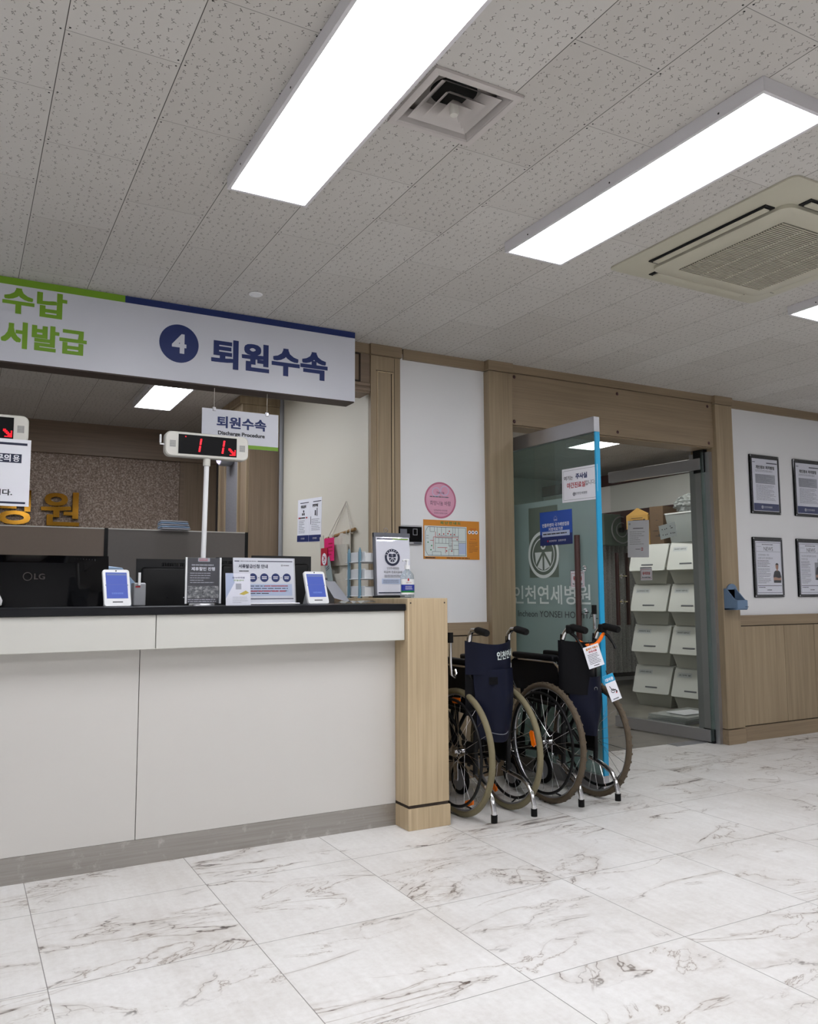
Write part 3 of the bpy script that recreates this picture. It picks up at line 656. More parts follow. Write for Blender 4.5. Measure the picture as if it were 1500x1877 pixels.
# ------------------------------------------------------------------ monitors seen from behind
def monitor(x0, x1, z0, z1, y, lab, curved=False, dx=0):
    o = thing('monitor', lab, 'monitor', ((x0+x1)/2, y, .73), 0, 'monitors behind the counter')
    cx = (x0+x1)/2
    if curved:
        b = B(); n = 14; rings = []
        for i in range(n+1):
            u = i/n; xx = x0+(x1-x0)*u; e = math.sin(PI*u); f0 = y-.018-.035*e; zz0 = z0+.0; rings.append([(xx, f0, z0+.03), (xx, f0-.006*e, (z0+z1)/2), (xx, f0+.004, z1-.035), (xx, y-.003, z1), (xx, y+.014, z1), (xx, y+.014, z0), (xx, y-.003, z0)])
        loft(b, rings); obj('back_shell', b, 'gloss_black', o, True)
        b = B()
        for i in range(46): xx = x0+.06+i*(x1-x0-.12)/45; b.box(xx-.0022, y-.0175, z1-.034, xx+.0022, y-.012, z1-.014)
        obj('vent_slots', b, 'black_matte', o)
    else:
        obj('back_shell', loft(B(), [[(x0, y-.004, z0), (x1, y-.004, z0), (x1, y-.004, z1), (x0, y-.004, z1)], [(x0, y+.016, z0), (x1, y+.016, z0), (x1, y+.016, z1), (x0, y+.016, z1)]]), 'black_matte', o)
        obj('back_bulge', B().rbox(x0+.02, y-.03, z0+.012, x1-.02, y-.003, z1-.04, .012, 3), 'black', o, True)
        b = B()
        for i in range(16): xx = cx-.06+i*.008; b.box(xx-.002, y-.0055, z1-.034, xx+.002, y-.0035, z1-.018)
        obj('vent_slots', b, 'gloss_black', o)
        b = B()
        for sx in (-.04, .04):
            for sz in (-.04, .04): b.lathe([(0, 0), (.004, 0), (.003, .002), (0, .002)], (cx+sx, y-.0305, (z0+z1)/2+sz-.01), 8, (0, -1, 0))
        obj('mount_screw', b, 'chrome', o)
    obj('screen', B().box(x0+.008, y+.0145 if curved else y+.0162, z0+.012, x1-.008, y+.018, z1-.008), 'gloss_black', o)
    obj('stand', B().box(cx-.03, y+.02, .735, cx+.03, y+.04, z0+.12), 'black', o); obj('foot', B().rbox(cx-.12, y-.06, .73, cx+.12, y+.12, .742, .004), 'black', o); return o
m1 = monitor(-.08, .602, .84, 1.276, 4.02, 'large glossy black curved monitor seen from behind at the left edge', True)
p = Panel(m1, (.26, 3.962, 1.18), X, Z); p.disc('maker_emblem', 'room_dark', .0, .0, .019, .0, 28, .015); p.text('maker_emblem', 'room_dark', 'LG', .048, 0, w=.044, h=.026, d=0.0, bold=.02); p.done()
monitor(.735, 1.09, .84, 1.268, 4.05, 'flat black monitor from behind, between left tablet and dark flyer stand')
monitor(1.13, 1.222, .84, 1.283, 4.09, 'narrow black monitor back seen between flyer stand and guide sign')
monitor(1.30, 1.618, .84, 1.293, 4.05, 'black monitor from behind sticking out right of the guide sign')
oc = thing('office_chair', 'pale blue office chair whose rounded back peeks over the left tablet', 'office chair', (.70, 4.72, 0))
obj('backrest', B().lathe([(.0, 0), (.12, 0), (.16, .1), (.15, .42), (.08, .50), (.0, .51)], (.70, 4.72, .745), 24, (0, 0, 1), .35), 'cloth_blue', oc, True)
obj('seat', B().rbox(.48, 4.72, .45, .92, 4.96, .52, .03), 'cloth_blue', oc); obj('back_bar', B().rbox(.68, 4.76, .48, .72, 4.79, .95, .004), 'black', oc); obj('post', B().cyl((.70, 4.84, .07), (.70, 4.84, .46), .025, 12), 'black', oc)
for k in range(5): obj('leg', B().tube([(.70, 4.84, .09), (.70+.22*math.cos(k*1.2566), 4.84+.11*math.sin(k*1.2566)*.6, .03)], .018, 8), 'black', oc)

# ------------------------------------------------------------------ queue number displays
def display(x0, x1, z0, z1, y, lab, pole_x, digits=True):
    o = thing('queue_display', lab, 'number display', (pole_x, y, 1.048), 0, 'queue number displays on the counter')
    cx, cz = (x0+x1)/2, (z0+z1)/2; a, c = (x1-x0)/2, (z1-z0)/2; r = .026
    def rr(ex, yy):
        out = []
        for (sx, sz, s_) in ((1,1,0),(-1,1,1),(-1,-1,2),(1,-1,3)):
            for i in range(6):
                t_ = s_*PI/2+i/5*PI/2; out.append((cx+sx*(a-ex-r)+r*math.cos(t_), yy, cz+sz*(c-ex-r)+r*math.sin(t_)))
        return out
    obj('housing', loft(B(), [rr(.004, y-.022), rr(0, y-.017), rr(0, y+.022), rr(.006, y+.03)]), 'off_white', o, True)
    sx0, sx1 = cx-a*.70, cx+a*.70
    obj('screen', B().box(sx0, y-.0245, z0+.013, sx1, y-.0215, z1-.012), 'display_glass', o)
    b = B()
    for sx in (x0+.02, x1-.043):
        for i in range(6):
            for j in range(6): b.box(sx+i*.0045, y-.0232, cz-.015+j*.0052, sx+i*.0045+.0028, y-.0215, cz-.015+j*.0052+.003)
    obj('speaker_holes', b, 'ink_grey', o)
    if digits:
        b = B()
        for dx in (-.036, .072):
            for (z_0, z_1) in ((cz+.002, cz+.030), (cz-.031, cz-.003)):
                b.add([(cx+dx-.004+(z_0-cz)*.14, y-.0252, z_0), (cx+dx+.004+(z_0-cz)*.14, y-.0252, z_0), (cx+dx+.004+(z_1-cz)*.14, y-.0252, z_1), (cx+dx-.004+(z_1-cz)*.14, y-.0252, z_1)], [(0,1,2,3)])
        obj('digits', b, 'led_red', o); b = B()
        AX, AZ = sx1-.022, cz-.020
        for i in range(6):
            for j in range(6):
                if (i == 5 and j <= 4) or (j == 0 and i >= 1) or abs(i-(5-j)) < 1.2 or (i >= 3 and j <= 2): b.box(AX-.017+i*.0058, y-.0253, AZ-.017+j*.0058, AX-.017+i*.0058+.0048, y-.0248, AZ-.017+j*.0058+.0038)
        obj('arrow', b, 'led_red', o); obj('indicator', B().box(sx0+.03, y-.0253, z1-.024, sx0+.034, y-.0248, z1-.02), 'led_red', o)
        obj('call_button', B().rbox(x0-.022, y-.008, cz+.0, x0-.014, y+.006, cz+.04, .003), 'white_plastic', o); obj('button_arm', B().box(x0-.02, y-.002, cz-.006, x0+.004, y+.002, cz), 'white_plastic', o)
    obj('pole', B().cyl((pole_x-.012, y, 1.05), (pole_x, y, z0), .0115, 16), 'white_plastic', o, True)
    obj('collar', B().cyl((pole_x-.001, y, z0-.034), (pole_x, y, z0+.002), .0165, 16), 'off_white', o, True)
    obj('base', B().lathe([(.056, 0), (.056, .006), (.05, .012), (.014, .018)], (pole_x-.012, y, 1.0485), 28), 'white_plastic', o, True)
display(.790, 1.176, 1.724, 1.838, 3.765, 'white queue number display on a tall pole showing red digits', .985)
display(-.155, .228, 1.730, 1.845, 3.765, 'white queue display at the left edge with a notice taped on', .03, True)
nt = thing('taped_notice', 'white notice taped to the queue display, navy box with 문의', 'notice', (.09, 3.735, 1.46))
p = Panel(nt, (-.17, 3.738, 1.464), X, Z); p.slab('sheet', 'paper', 0, 0, .409, .279, -.0012, 0)
p.rect('rule', 'navy_dark', .0, .254, .395, .264); p.rect('rule', 'navy_dark', .0, .010, .395, .018)
p.rect('title_box', 'navy_dark', .01, .180, .375, .217); p.text('title', 'paper', '원무 문의', .272, .199, w=.125, h=.030, bold=.03); p.text('title', 'paper', '용', .355, .199, w=.026, h=.028, d=.0013, bold=.01)
p.text('body_text', 'ink', '하시면 됩니다.', .24, .056, w=.21, h=.026, bold=.025); p.done()

# ------------------------------------------------------------------ customer tablets
def tablet(x, y, rot, lab, w_=.112, h_=.168):
    o = thing('counter_tablet', lab, 'tablet', (x, y, 1.0495), rot, 'signature tablets on the counter', local=True)
    tl = math.radians(21)
    def tr(b):
        Rm = Matrix.Rotation(-tl, 3, 'X'); b.v = [tuple(Rm @ Vector(v)) for v in b.v]; return b
    def rrect(a0, c0, a1, c1, y_, r):
        out = []
        for (sx, sz, cx_, cz_) in ((0,0,a1-r,c1-r),(0,0,a0+r,c1-r),(0,0,a0+r,c0+r),(0,0,a1-r,c0+r)):
            k = [(a1-r,c1-r),(a0+r,c1-r),(a0+r,c0+r),(a1-r,c0+r)].index((cx_,cz_))
            for i in range(5): t_ = k*PI/2+i/4*PI/2; out.append((cx_+r*math.cos(t_), y_, cz_+r*math.sin(t_)))
        return out
    b = loft(B(), [rrect(-w_/2+.002, .002, w_/2-.002, h_-.002, -.002, .01), rrect(-w_/2, 0, w_/2, h_, .001, .012), rrect(-w_/2, 0, w_/2, h_, .010, .012)])
    obj('body', tr(b), 'white_plastic', o, True)
    obj('screen', tr(B().box(-w_*.39, -.0032, h_*.21, w_*.39, -.0018, h_*.91)), 'screen_blue', o)
    obj('search_bar', tr(B().box(-w_*.36, -.0038, h_*.83, w_*.36, -.0032, h_*.88)), 'screen_bar', o)
    q = Panel(o, (0, 0, 0), X, Z); q.text('screen_logo', 'screen_text', '인천연세병원', 0, h_*.34, w=.046, h=.0075, d=.0042, bold=.01)
    b2 = q.parts.pop(('screen_logo', 'screen_text')); obj('screen_logo', tr(b2), 'screen_text', o)
    obj('card_slot', tr(B().box(-.021, -.0028, h_*.10, .021, -.0016, h_*.125)), 'ink', o)
    obj('camera_dot', tr(B().lathe([(0, 0), (.003, 0), (.003, .0015), (0, .0015)], (0, -.002, h_*.955), 10, (0, -1, 0))), 'ink', o)
    b = B().hexa([(-w_*.42, .02, .0), (w_*.42, .02, .0), (w_*.36, .095, .0), (-w_*.36, .095, .0), (-w_*.42, .032, h_*.55), (w_*.42, .032, h_*.55), (w_*.36, .045, h_*.5), (-w_*.36, .045, h_*.5)])
    obj('stand', b, 'grey_plastic', o); return o
tablet(.592, 3.655, math.radians(4), 'white counter tablet with blue screen, left one beside the curved monitor')
tablet(1.518, 3.69, math.radians(4), 'white counter tablet with blue screen, right one beside the guide sign')
cr_ = thing('card_terminal', 'small grey card reader tucked behind the left tablet', 'card reader', (.70, 3.80, 1.048))
obj('body', B().rbox(.672, 3.76, 1.049, .725, 3.83, 1.15, .006), 'grey_plastic', cr_); obj('slot', B().box(.68, 3.758, 1.13, .70, 3.761, 1.136), 'red_ink', cr_); obj('side_card', B().box(.690, 3.752, 1.14, .700, 3.758, 1.195), 'white_plastic', cr_)

# ------------------------------------------------------------------ stands on the counter
fs_ = thing('flyer_stand', 'clear acrylic stand holding a dark flyer reading 제휴할인 진행', 'flyer stand', (.94, 3.62, 1.048))
p = Panel(fs_, (.866, 3.622, 1.060), X, Z)
p.slab('flyer', 'flyer_dark', .006, 0, .146, .198, -.004, -.002)
p.slab('acrylic_sleeve', 'acrylic', 0, -.002, .152, .200, .001, .0035)
p.slab('side_edge', 'white_plastic', -.003, -.002, .004, .2, -.006, .004); p.slab('side_edge', 'white_plastic', .148, -.002, .155, .2, -.006, .004)
p.rect('red_tab', 'paper_grey', .052, .182, .104, .198, -.001); p.lines('red_tab_text', 'red_ink', .056, .184, .1, .196, 2, .5, 3, d=-.0008)
p.text('title', 'paper', '제휴할인 진행', .075, .150, w=.104, h=.016, d=-.0008, bold=.02); p.lines('body_text', 'paper_grey', .024, .162, .128, .172, 1, .5, 5, d=-.0008)
p.lines('body_text', 'paper_grey', .018, .085, .135, .136, 5, .28, 8, .7, d=-.0008)
p.rect('photo', 'photo_print', .008, .022, .144, .075, -.0012); p.lines('footer_text', 'paper_grey', .010, .003, .142, .020, 2, .45, 9, d=-.0008); p.done()
obj('base', B().lathe([(.048, 0), (.048, .004), (.044, .009), (.03, .012)], (.942, 3.615, 1.0485), 28, (0, 0, 1), .6), 'alu', fs_, True)

gs = thing('guide_sign', 'white framed guide sign reading 서류발급신청 안내 with navy circles', 'sign', (1.27, 3.75, 1.048))
p = Panel(gs, (1.118, 3.745, 1.056), X, (0, .12, 1))
p.slab('acrylic_frame', 'sign_white', 0, 0, .302, .214, -.006, 0); p.slab('frame_edge', 'alu', .299, 0, .304, .214, -.007, .001)
p.rect('rule', 'navy_dark', .006, .196, .03, .200); p.rect('rule', 'navy_dark', .118, .196, .292, .200); p.rect('rule', 'navy_dark', .006, .018, .292, .022); p.lines('small_text', 'ink_grey', .034, .195, .114, .201, 1, .5, 2)
p.text('title', 'navy_dark', '서류발급신청 안내', .096, .174, w=.142, h=.019, bold=.02); p.emblem('logo', 'ink_grey', .238, .179, .0045); p.lines('logo_text', 'ink_grey', .245, .175, .278, .183, 1, .5, 4)
p.lines('subtitle', 'ink', .028, .147, .078, .155, 1, .6, 12)
for k in range(5):
    cu = .037+k*.056; p.disc('step_circle', 'navy', cu, .120, .0205, .0012, 30); p.lines('step_text', 'paper', cu-.012, .112, cu+.012, .128, 2, .5, 20+k, d=.0016)
    if k < 4: p.disc('step_dot', 'ink', cu+.028, .120, .0022, .0012, 8)
p.rect('note_box', 'pale_blue', .02, .034, .286, .090, .0010); p.lines('note_text', 'navy_dark', .03, .04, .27, .086, 4, .3, 6, .9, d=.0016)
p.lines('note_text_red', 'red_ink', .15, .075, .276, .086, 1, .35, 7, d=.0020); p.lines('note_text_red', 'red_ink', .03, .05, .27, .062, 1, .35, 17, d=.0020); p.done()
obj('foot', B().rbox(1.14, 3.725, 1.0485, 1.435, 3.80, 1.056, .002), 'alu', gs)

lf = thing('leaflet_stand', 'small clear stand with a pale leaflet in front of the guide sign', 'leaflet', (1.08, 3.56, 1.048))
p = Panel(lf, (1.025, 3.552, 1.0495), X, (0, .10, 1)); p.slab('leaflet', 'paper', 0, 0, .112, .142, -.003, -.001); p.slab('acrylic_front', 'acrylic', -.001, -.0005, .113, .144, .0004, .002)
p.poly('grey_shape', 'pale_blue', [(.0, .03), (.04, .10), (.034, .142), (0, .142)], -.0007); p.text('title', 'navy', '함소아의원', .058, .122, w=.056, h=.008, d=-.0005, bold=.01); p.text('title_green', 'green', '관절센터', .058, .110, w=.046, h=.007, d=-.0005, bold=.01)
p.rect('print_block', 'paper_grey', .045, .07, .07, .096, -.0006); p.poly('swoosh', 'yellow_poster', [(.06, .05), (.09, .065), (.105, .055), (.08, .045)], -.0006); p.lines('body_text', 'paper_grey', .03, .008, .1, .04, 4, .3, 9, d=-.0006); p.done()
obj('foot', B().box(1.026, 3.552, 1.0485, 1.137, 3.61, 1.0505), 'acrylic', lf)

# ------------------------------------------------------------------ things on the side ledge and beige wall
ty = thing('letter_tray_rack', 'three tier white letter tray with pale blue posts', 'tray rack', (1.97, 4.07, 1.075))
for k in range(3):
    z = 1.082+k*.092; t_ = obj('tray', B().rbox(1.885, 3.97, z, 2.085, 4.205, z+.004, .002, 1).rbox(1.895, 3.972, z, 1.9, 4.205, z+.056, .002, 1).rbox(2.08, 3.972, z, 2.085, 4.205, z+.056, .002, 1).rbox(1.9, 4.20, z, 2.08, 4.205, z+.056, .002, 1).rbox(1.897, 3.985, z, 2.083, 3.99, z+.05, .002, 1), 'tray_white', ty)
for (x_, y_) in ((1.889, 4.16), (1.889, 4.02), (2.09, 4.16), (2.09, 4.02)):
    obj('post', B().rbox(x_-.007, y_-.008, 1.076, x_+.005, y_+.008, 1.325, .002).lathe([(.008, 0), (.007, .008), (.001, .022)], (x_, y_, 1.325), 8), 'tray_blue', ty)
    obj('post_foot', B().cyl((x_, y_, 1.0745), (x_, y_, 1.082), .012, 12), 'tray_blue', ty)

sg = thing('notice_stand', 'upright grey framed A4 notice stand with a round hospital emblem', 'notice stand', (2.07, 3.93, 1.075))
p = Panel(sg, (1.952, 3.935, 1.0865), (1, 0, 0), (0, .07, 1))
p.slab('backing', 'grey_plastic', -.004, 0, .206, .334, -.014, -.004); p.slab('frame_side', 'ink_grey', -.012, 0, -.002, .338, -.016, .001); p.slab('clip_bar', 'ink_grey', -.012, .316, .208, .338, -.012, .003)
p.slab('sheet', 'paper', .0, .004, .205, .316, -.003, 0); p.slab('cover_edge', 'acrylic', .0, .002, .206, .316, .001, .002)
p.rect('rule', 'navy_dark', .006, .302, .1, .308, .0025); p.rect('rule_green', 'green', .1, .302, .196, .308, .0025); p.rect('rule', 'navy_dark', .006, .012, .2, .018, .0025)
p.emblem('emblem', 'navy_dark', .096, .205, .046, .0026); p.text('title', 'ink', '인천연세병원은', .098, .146, w=.074, h=.013, d=.0026, bold=.005); p.text('title', 'ink', '비급여 진료비용을', .098, .126, w=.11, h=.014, d=.0026, bold=.005)
p.lines('body_text', 'ink_grey', .045, .096, .15, .112, 2, .4, 5, d=.0026); p.rect('grey_box', 'pale_blue', .028, .062, .14, .090, .0025); p.lines('box_text', 'ink_grey', .036, .066, .134, .086, 3, .35, 6, d=.003); p.done()
obj('base', B().rbox(1.935, 3.90, 1.0755, 2.10, 3.96, 1.086, .003).rbox(2.085, 3.83, 1.0755, 2.099, 3.96, 1.08, .002), 'black', sg)
obj('ring', B().torus((2.01, 3.95, 1.437), .012, .0015, 'y', 16, 6), 'chrome', sg)

bo = thing('sanitizer_bottle', 'clear pump bottle of hand sanitizer on the oak pillar', 'bottle', (2.032, 3.75, 1.0745))
obj('bottle_body', B().lathe([(.0, 0), (.037, 0), (.039, .008), (.039, .095), (.036, .118), (.024, .134), (.013, .142), (.013, .150)], (2.032, 3.75, 1.0748), 28, (0, 0, 1), .62), 'pet', bo, True)
b = B(); n = 14
for nm, mt_, za, zb in (('label', 'white_plastic', .018, .096), ('label_blue_band', 'label_blue', .036, .068), ('label_green_band', 'sanitizer_green', .027, .038)):
    b = B(); e = .0396 if nm == 'label' else .0402
    for i in range(n):
        a0, a1 = -PI*.92+PI*.84*i/n, -PI*.92+PI*.84*(i+1)/n
        P_ = lambda a, z: (2.032+e*math.cos(a), 3.75+e*.62*math.sin(a)-.0003, 1.0748+z)
        b.add([P_(a0, za), P_(a1, za), P_(a1, zb), P_(a0, zb)], [(0,1,2,3)])
    obj(nm, b, mt_, bo, True)
p = Panel(bo, (2.0, 3.7235, 1.0745), X, Z); p.poly('label_red_mark', 'red_ink', [(.020, .087), (.029, .087), (.029, .098), (.0245, .101), (.020, .098)], .0008); p.text('label_text', 'red_ink', '겔타입', .026, .078, w=.030, h=.006, d=.0008); p.lines('label_text_white', 'paper', .006, .042, .05, .062, 3, .3, 4, d=.0012); p.done()
obj('pump_collar', B().cyl((2.032, 3.75, 1.222), (2.032, 3.75, 1.243), .0145, 18).cyl((2.032, 3.75, 1.243), (2.032, 3.75, 1.262), .005, 10), 'white_plastic', bo, True)
obj('pump_head', B().rbox(2.024, 3.742, 1.262, 2.04, 3.758, 1.274, .003).tube([(2.032, 3.75, 1.269), (2.010, 3.742, 1.270), (2.000, 3.738, 1.264)], .004, 8), 'white_plastic', bo, True)
obj('dip_tube', B().cyl((2.032, 3.75, 1.09), (2.032, 3.75, 1.222), .003, 8), 'white_plastic', bo)

hg = thing('fabric_wall_pocket', 'canvas hanging wall pocket on a wooden rod and cord', 'wall organizer', (2.09, 4.72, 1.12))
obj('rod', B().cyl((2.082, 4.50, 1.485), (2.082, 4.94, 1.452), .010, 12), 'cardboard', hg, True)
obj('cord', B().tube([(2.082, 4.53, 1.487), (2.093, 4.655, 1.668), (2.082, 4.91, 1.46)], .0022, 6).tube([(2.08, 4.56, 1.487), (2.093, 4.655, 1.668), (2.08, 4.84, 1.466)], .0018, 6), 'cord_white', hg)
b = B()
for i in range(10):
    ya, yb = 4.56+.034*i, 4.56+.034*(i+1); o1, o2 = .006*math.sin(i*1.3), .006*math.sin((i+1)*1.3)
    b.hexa([(2.076+o1, ya, 1.08), (2.076+o2, yb, 1.075), (2.082+o2, yb, 1.075), (2.082+o1, ya, 1.08), (2.076+o1, ya, 1.474), (2.076+o2, yb, 1.47), (2.082+o2, yb, 1.47), (2.082+o1, ya, 1.474)])
obj('backing_cloth', b, 'canvas', hg, True)
for k, z in enumerate((1.30, 1.12)):
    b = B(); n = 8
    for i in range(n):
        a, c = 4.58+.3*i/n, 4.58+.3*(i+1)/n; f0, f1 = .035*math.sin(PI*i/n), .035*math.sin(PI*(i+1)/n)
        b.hexa([(2.070-f0*.4, a, z-.03), (2.070-f1*.4, c, z-.03), (2.074, c, z-.03), (2.074, a, z-.03), (2.066-f0, a, z+.10), (2.066-f1, c, z+.10), (2.074, c, z+.10), (2.074, a, z+.10)])
    obj('pocket', b, 'canvas', hg, True)
for yy in (4.545, 4.60, 4.80, 4.90): obj('tab_loop', B().torus((2.082, yy, 1.48-(yy-4.5)*.075), .013, .004, 'y', 14, 6), 'canvas', hg)
b = B(); b.add([(2.040, 4.955, 1.46), (2.036, 4.885, 1.47), (2.036, 4.83, 1.20), (2.040, 4.93, 1.18), (2.044, 4.955, 1.46), (2.040, 4.885, 1.47), (2.040, 4.83, 1.20), (2.044, 4.93, 1.18)], [(0,1,2,3),(7,6,5,4),(0,4,5,1),(1,5,6,2),(2,6,7,3),(3,7,4,0)])
obj('draped_cloth', b, 'canvas', hg)
def card(name, mat, y0, z0, y1, z1, x_, tilt, lab, cat, texts=()):
    o = thing(name, lab, cat, (x_, (y0+y1)/2, min(z0, z1)))
    U = Vector((0, -math.cos(tilt), -math.sin(tilt))); V = Vector((0, -math.sin(tilt), math.cos(tilt)))
    p = Panel(o, (x_, y1, z0), U, V); w_, h_ = y1-y0, z1-z0
    p.slab('card', mat, 0, 0, w_, h_, -.002, 0)
    for t__ in texts: p.text(t__[0], t__[1], t__[2], w_*t__[3], h_*t__[4], w=w_*t__[5], h=h_*t__[6], d=.001, bold=t__[7])
    return p, o
p, _ = card('pink_leaflet', 'hot_pink', 4.68, 1.30, 4.835, 1.445, 2.022, 0, 'hot pink leaflet tucked into the fabric wall pocket', 'leaflet'); p.lines('text_lines', 'crimson', .07, .03, .14, .12, 4, .35, 4); p.done()
p, _ = card('red_leaflet', 'crimson', 4.77, 1.275, 4.875, 1.385, 2.016, 0, 'dark red leaflet with a white circle overlapping the pink one', 'leaflet'); p.disc('white_circle', 'paper', .058, .04, .038, .001, 24); p.text('print', 'red_ink', '24', .058, .045, w=.04, h=.03, d=.0015, bold=.02); p.text('print', 'ink', '시', .058, .02, w=.02, h=.014, d=.0015, bold=.02); p.done()
p, _ = card('grey_pamphlet', 'grey_green_card', 4.66, 1.10, 4.745, 1.315, 2.018, -.38, 'long grey green pamphlet leaning out of the wall pocket', 'pamphlet'); p.lines('text_lines', 'ink', .015, .14, .07, .165, 2, .5, 4); p.lines('text_lines', 'ink_grey', .02, .04, .07, .06, 2, .5, 8); p.done()
sk = thing('striped_booklet_stack', 'stack of striped grey and white booklets beside the right tablet', 'booklets', (1.78, 4.35, 1.0))
for k in range(7):
    obj('booklet', B().rbox(1.735+.003*k, 4.28, 1.10+k*.0125, 1.80+.002*k, 4.40, 1.1105+k*.0125, .002, 1), 'paper' if k % 2 else 'ink_grey', sk)
obj('box_below', B().rbox(1.73, 4.27, .73, 1.81, 4.41, 1.0985, .004), 'grey_plastic', sk)
pc = thing('tilted_clipboard', 'pale document leaning against the trays beside the right tablet', 'document', (1.80, 4.15, 1.05))
obj('board', B().hexa([(1.74, 4.02, 1.075), (1.855, 4.06, 1.050), (1.855, 4.066, 1.05), (1.74, 4.026, 1.075), (1.715, 4.10, 1.165), (1.80, 4.15, 1.165), (1.80, 4.156, 1.165), (1.715, 4.106, 1.165)]), 'paper_grey', pc)
obj('clip', B().rbox(1.705, 4.095, 1.160, 1.725, 4.112, 1.175, .003), 'ink_grey', pc)
obj('prop_block', B().box(1.74, 4.16, .73, 1.80, 4.20, 1.15), 'grey_plastic', pc)
pb = thing('plastic_sleeve', 'crumpled clear plastic sleeve lying on the black counter beside the right tablet', 'plastic sleeve', (1.72, 3.72, 1.048))
b = B(); n = 9; R_ = random.Random(3)
g_ = [[(1.62+.19*i/n, 3.66+.09*j/4, 1.0495+.016*R_.random()) for j in range(5)] for i in range(n+1)]
for i in range(n):
    for j in range(4): b.add([g_[i][j], g_[i+1][j], g_[i+1][j+1], g_[i][j+1]], [(0,1,2,3)])
obj('film', b, 'film_bag', pb, True)
tag(obj('round_seal', B().lathe([(0, 0), (.012, 0), (.033, .012), (.036, .03), (.025, .055), (0, .06)], (.113, 3.56, 1.0485), 20), 'white_plastic', None, True), 'white rounded object cut off by the left edge of the counter', 'container')

# posters on the beige wall
po = thing('wall_poster', 'pair of white poster sheets with navy footers on the beige wall', 'poster', (2.098, 5.3, 1.44))
p = Panel(po, (2.0985, 5.517, 1.462), (0, -1, -.045), (0, -.045, 1)); wq = .222
for k in range(2):
    u = k*wq; p.slab('sheet', 'paper', u+.001, 0, u+wq-.001, .300, -.0012, 0); p.rect('footer', 'navy', u+.002, .003, u+wq-.002, .048, .001); p.rect('rule', 'navy_dark', u+.05+.02*k, .272, u+wq-.01, .277, .001)
    p.text('title', 'ink', '의료급여' if k == 0 else '본인부담', u+wq*.5, .248, w=.10, h=.022, bold=.03); p.text('footer_text', 'paper', '인천연세병원', u+wq*.5, .025, w=.07, h=.012, d=.0018)
for (u, v_) in ((.12, .215), (.10, .195), (.13, .195)): p.rect('chart_block', 'ink', u-.012, v_-.008, u+.008, v_+.008, .0011)
p.rect('chart_red', 'red_ink', .02, .165, .05, .175); p.rect('chart_red', 'red_ink', .16, .165, .19, .175); p.lines('row_text', 'ink', .05, .162, .16, .178, 1, .6, 4)
p.lines('chart_text', 'ink_grey', .03, .06, .18, .155, 8, .25, 7, .6); p.rect('chart_line', 'ink', .36, .175, .372, .23, .001); p.rect('chart_line', 'ink', .325, .18, .345, .215, .001); p.rect('chart_line', 'ink', .25, .12, .258, .175, .001)
p.lines('table_text', 'ink', .27, .075, .43, .16, 7, .2, 17, .7); p.done()

# white wall: wall pad, pink sticker, evacuation map
wp = thing('wall_controller', 'black faced wall controller partly hidden behind the notice stand', 'controller', (2.325, 4.262, 1.39))
obj('housing', B().rbox(2.24, 4.252, 1.385, 2.408, 4.27, 1.498, .004), 'alu', wp); obj('display', B().box(2.247, 4.249, 1.40, 2.402, 4.2525, 1.489), 'gloss_black', wp)
p = Panel(wp, (2.247, 4.249, 1.40), X, Z); p.rect('icon_box', 'ink_grey', .01, .04, .055, .075); p.rect('icon_box', 'grey_plastic', .095, .04, .125, .078); p.rect('icon_screen', 'gloss_black', .098, .043, .122, .075, .001); p.rect('button_row', 'ink_grey', .10, -.012, .15, -.003, .003); p.done()
pk = thing('pink_sticker', 'round pink sticker with Korean lettering above the evacuation map', 'sticker', (2.545, 4.27, 1.55))
p = Panel(pk, (2.545, 4.2695, 1.659), X, Z); p.disc('rim', 'pink_dark', 0, 0, .111, .0006, 56); p.disc('face', 'pink', 0, 0, .100, .001, 56); p.disc('flower', 'pale_blue', .03, .06, .03, .0012, 20, .026); p.disc('flower', 'pale_blue', -.03, .05, .028, .0012, 20, .024)
p.text('heading', 'ink', 'THE-나눔', 0, .046, w=.055, h=.014, d=.0016, bold=.01); p.lines('small_text', 'ink_grey', -.075, .014, .078, .026, 1, .5, 3, d=.0016); p.text('title', 'ink', '희망나눔 바람', 0, -.018, w=.145, h=.028, d=.0016, bold=.005)
p.text('footer', 'ink', '인천광역시의료원', 0, -.062, w=.095, h=.010, d=.0016); p.text('footer', 'ink', '사회복지공동모금회', 0, -.079, w=.095, h=.010, d=.0016); p.done()
em = thing('evacuation_map', 'orange framed evacuation floor plan 피난안내도 on the white wall', 'floor plan', (2.62, 4.27, 1.30))
p = Panel(em, (2.424, 4.2695, 1.302), X, Z); W_, Hh = .398, .236
p.slab('board', 'orange_map', 0, 0, W_, Hh, 0, .003); p.rect('plan_field', 'map_white', .006, .016, .305, .200, .0034)
p.text('title', 'sanitizer_green', '피 난 안 내 도', .19, .220, w=.145, h=.018, d=.0036, bold=.03)
def ln(u0, v0, u1, v1, m='ink', t_=.0012, nm='plan_lines'):
    if abs(u1-u0) > abs(v1-v0): p.poly(nm, m, [(u0, v0-t_), (u1, v1-t_), (u1, v1+t_), (u0, v0+t_)], .0042)
    else: p.poly(nm, m, [(u0-t_, v0), (u0+t_, v0), (u1+t_, v1), (u1-t_, v1)], .0042)
for a in ((.03, .193, .298, .193), (.03, .022, .298, .022), (.298, .022, .298, .193), (.012, .165, .03, .193), (.012, .05, .03, .022), (.012, .05, .012, .165)): ln(*a)
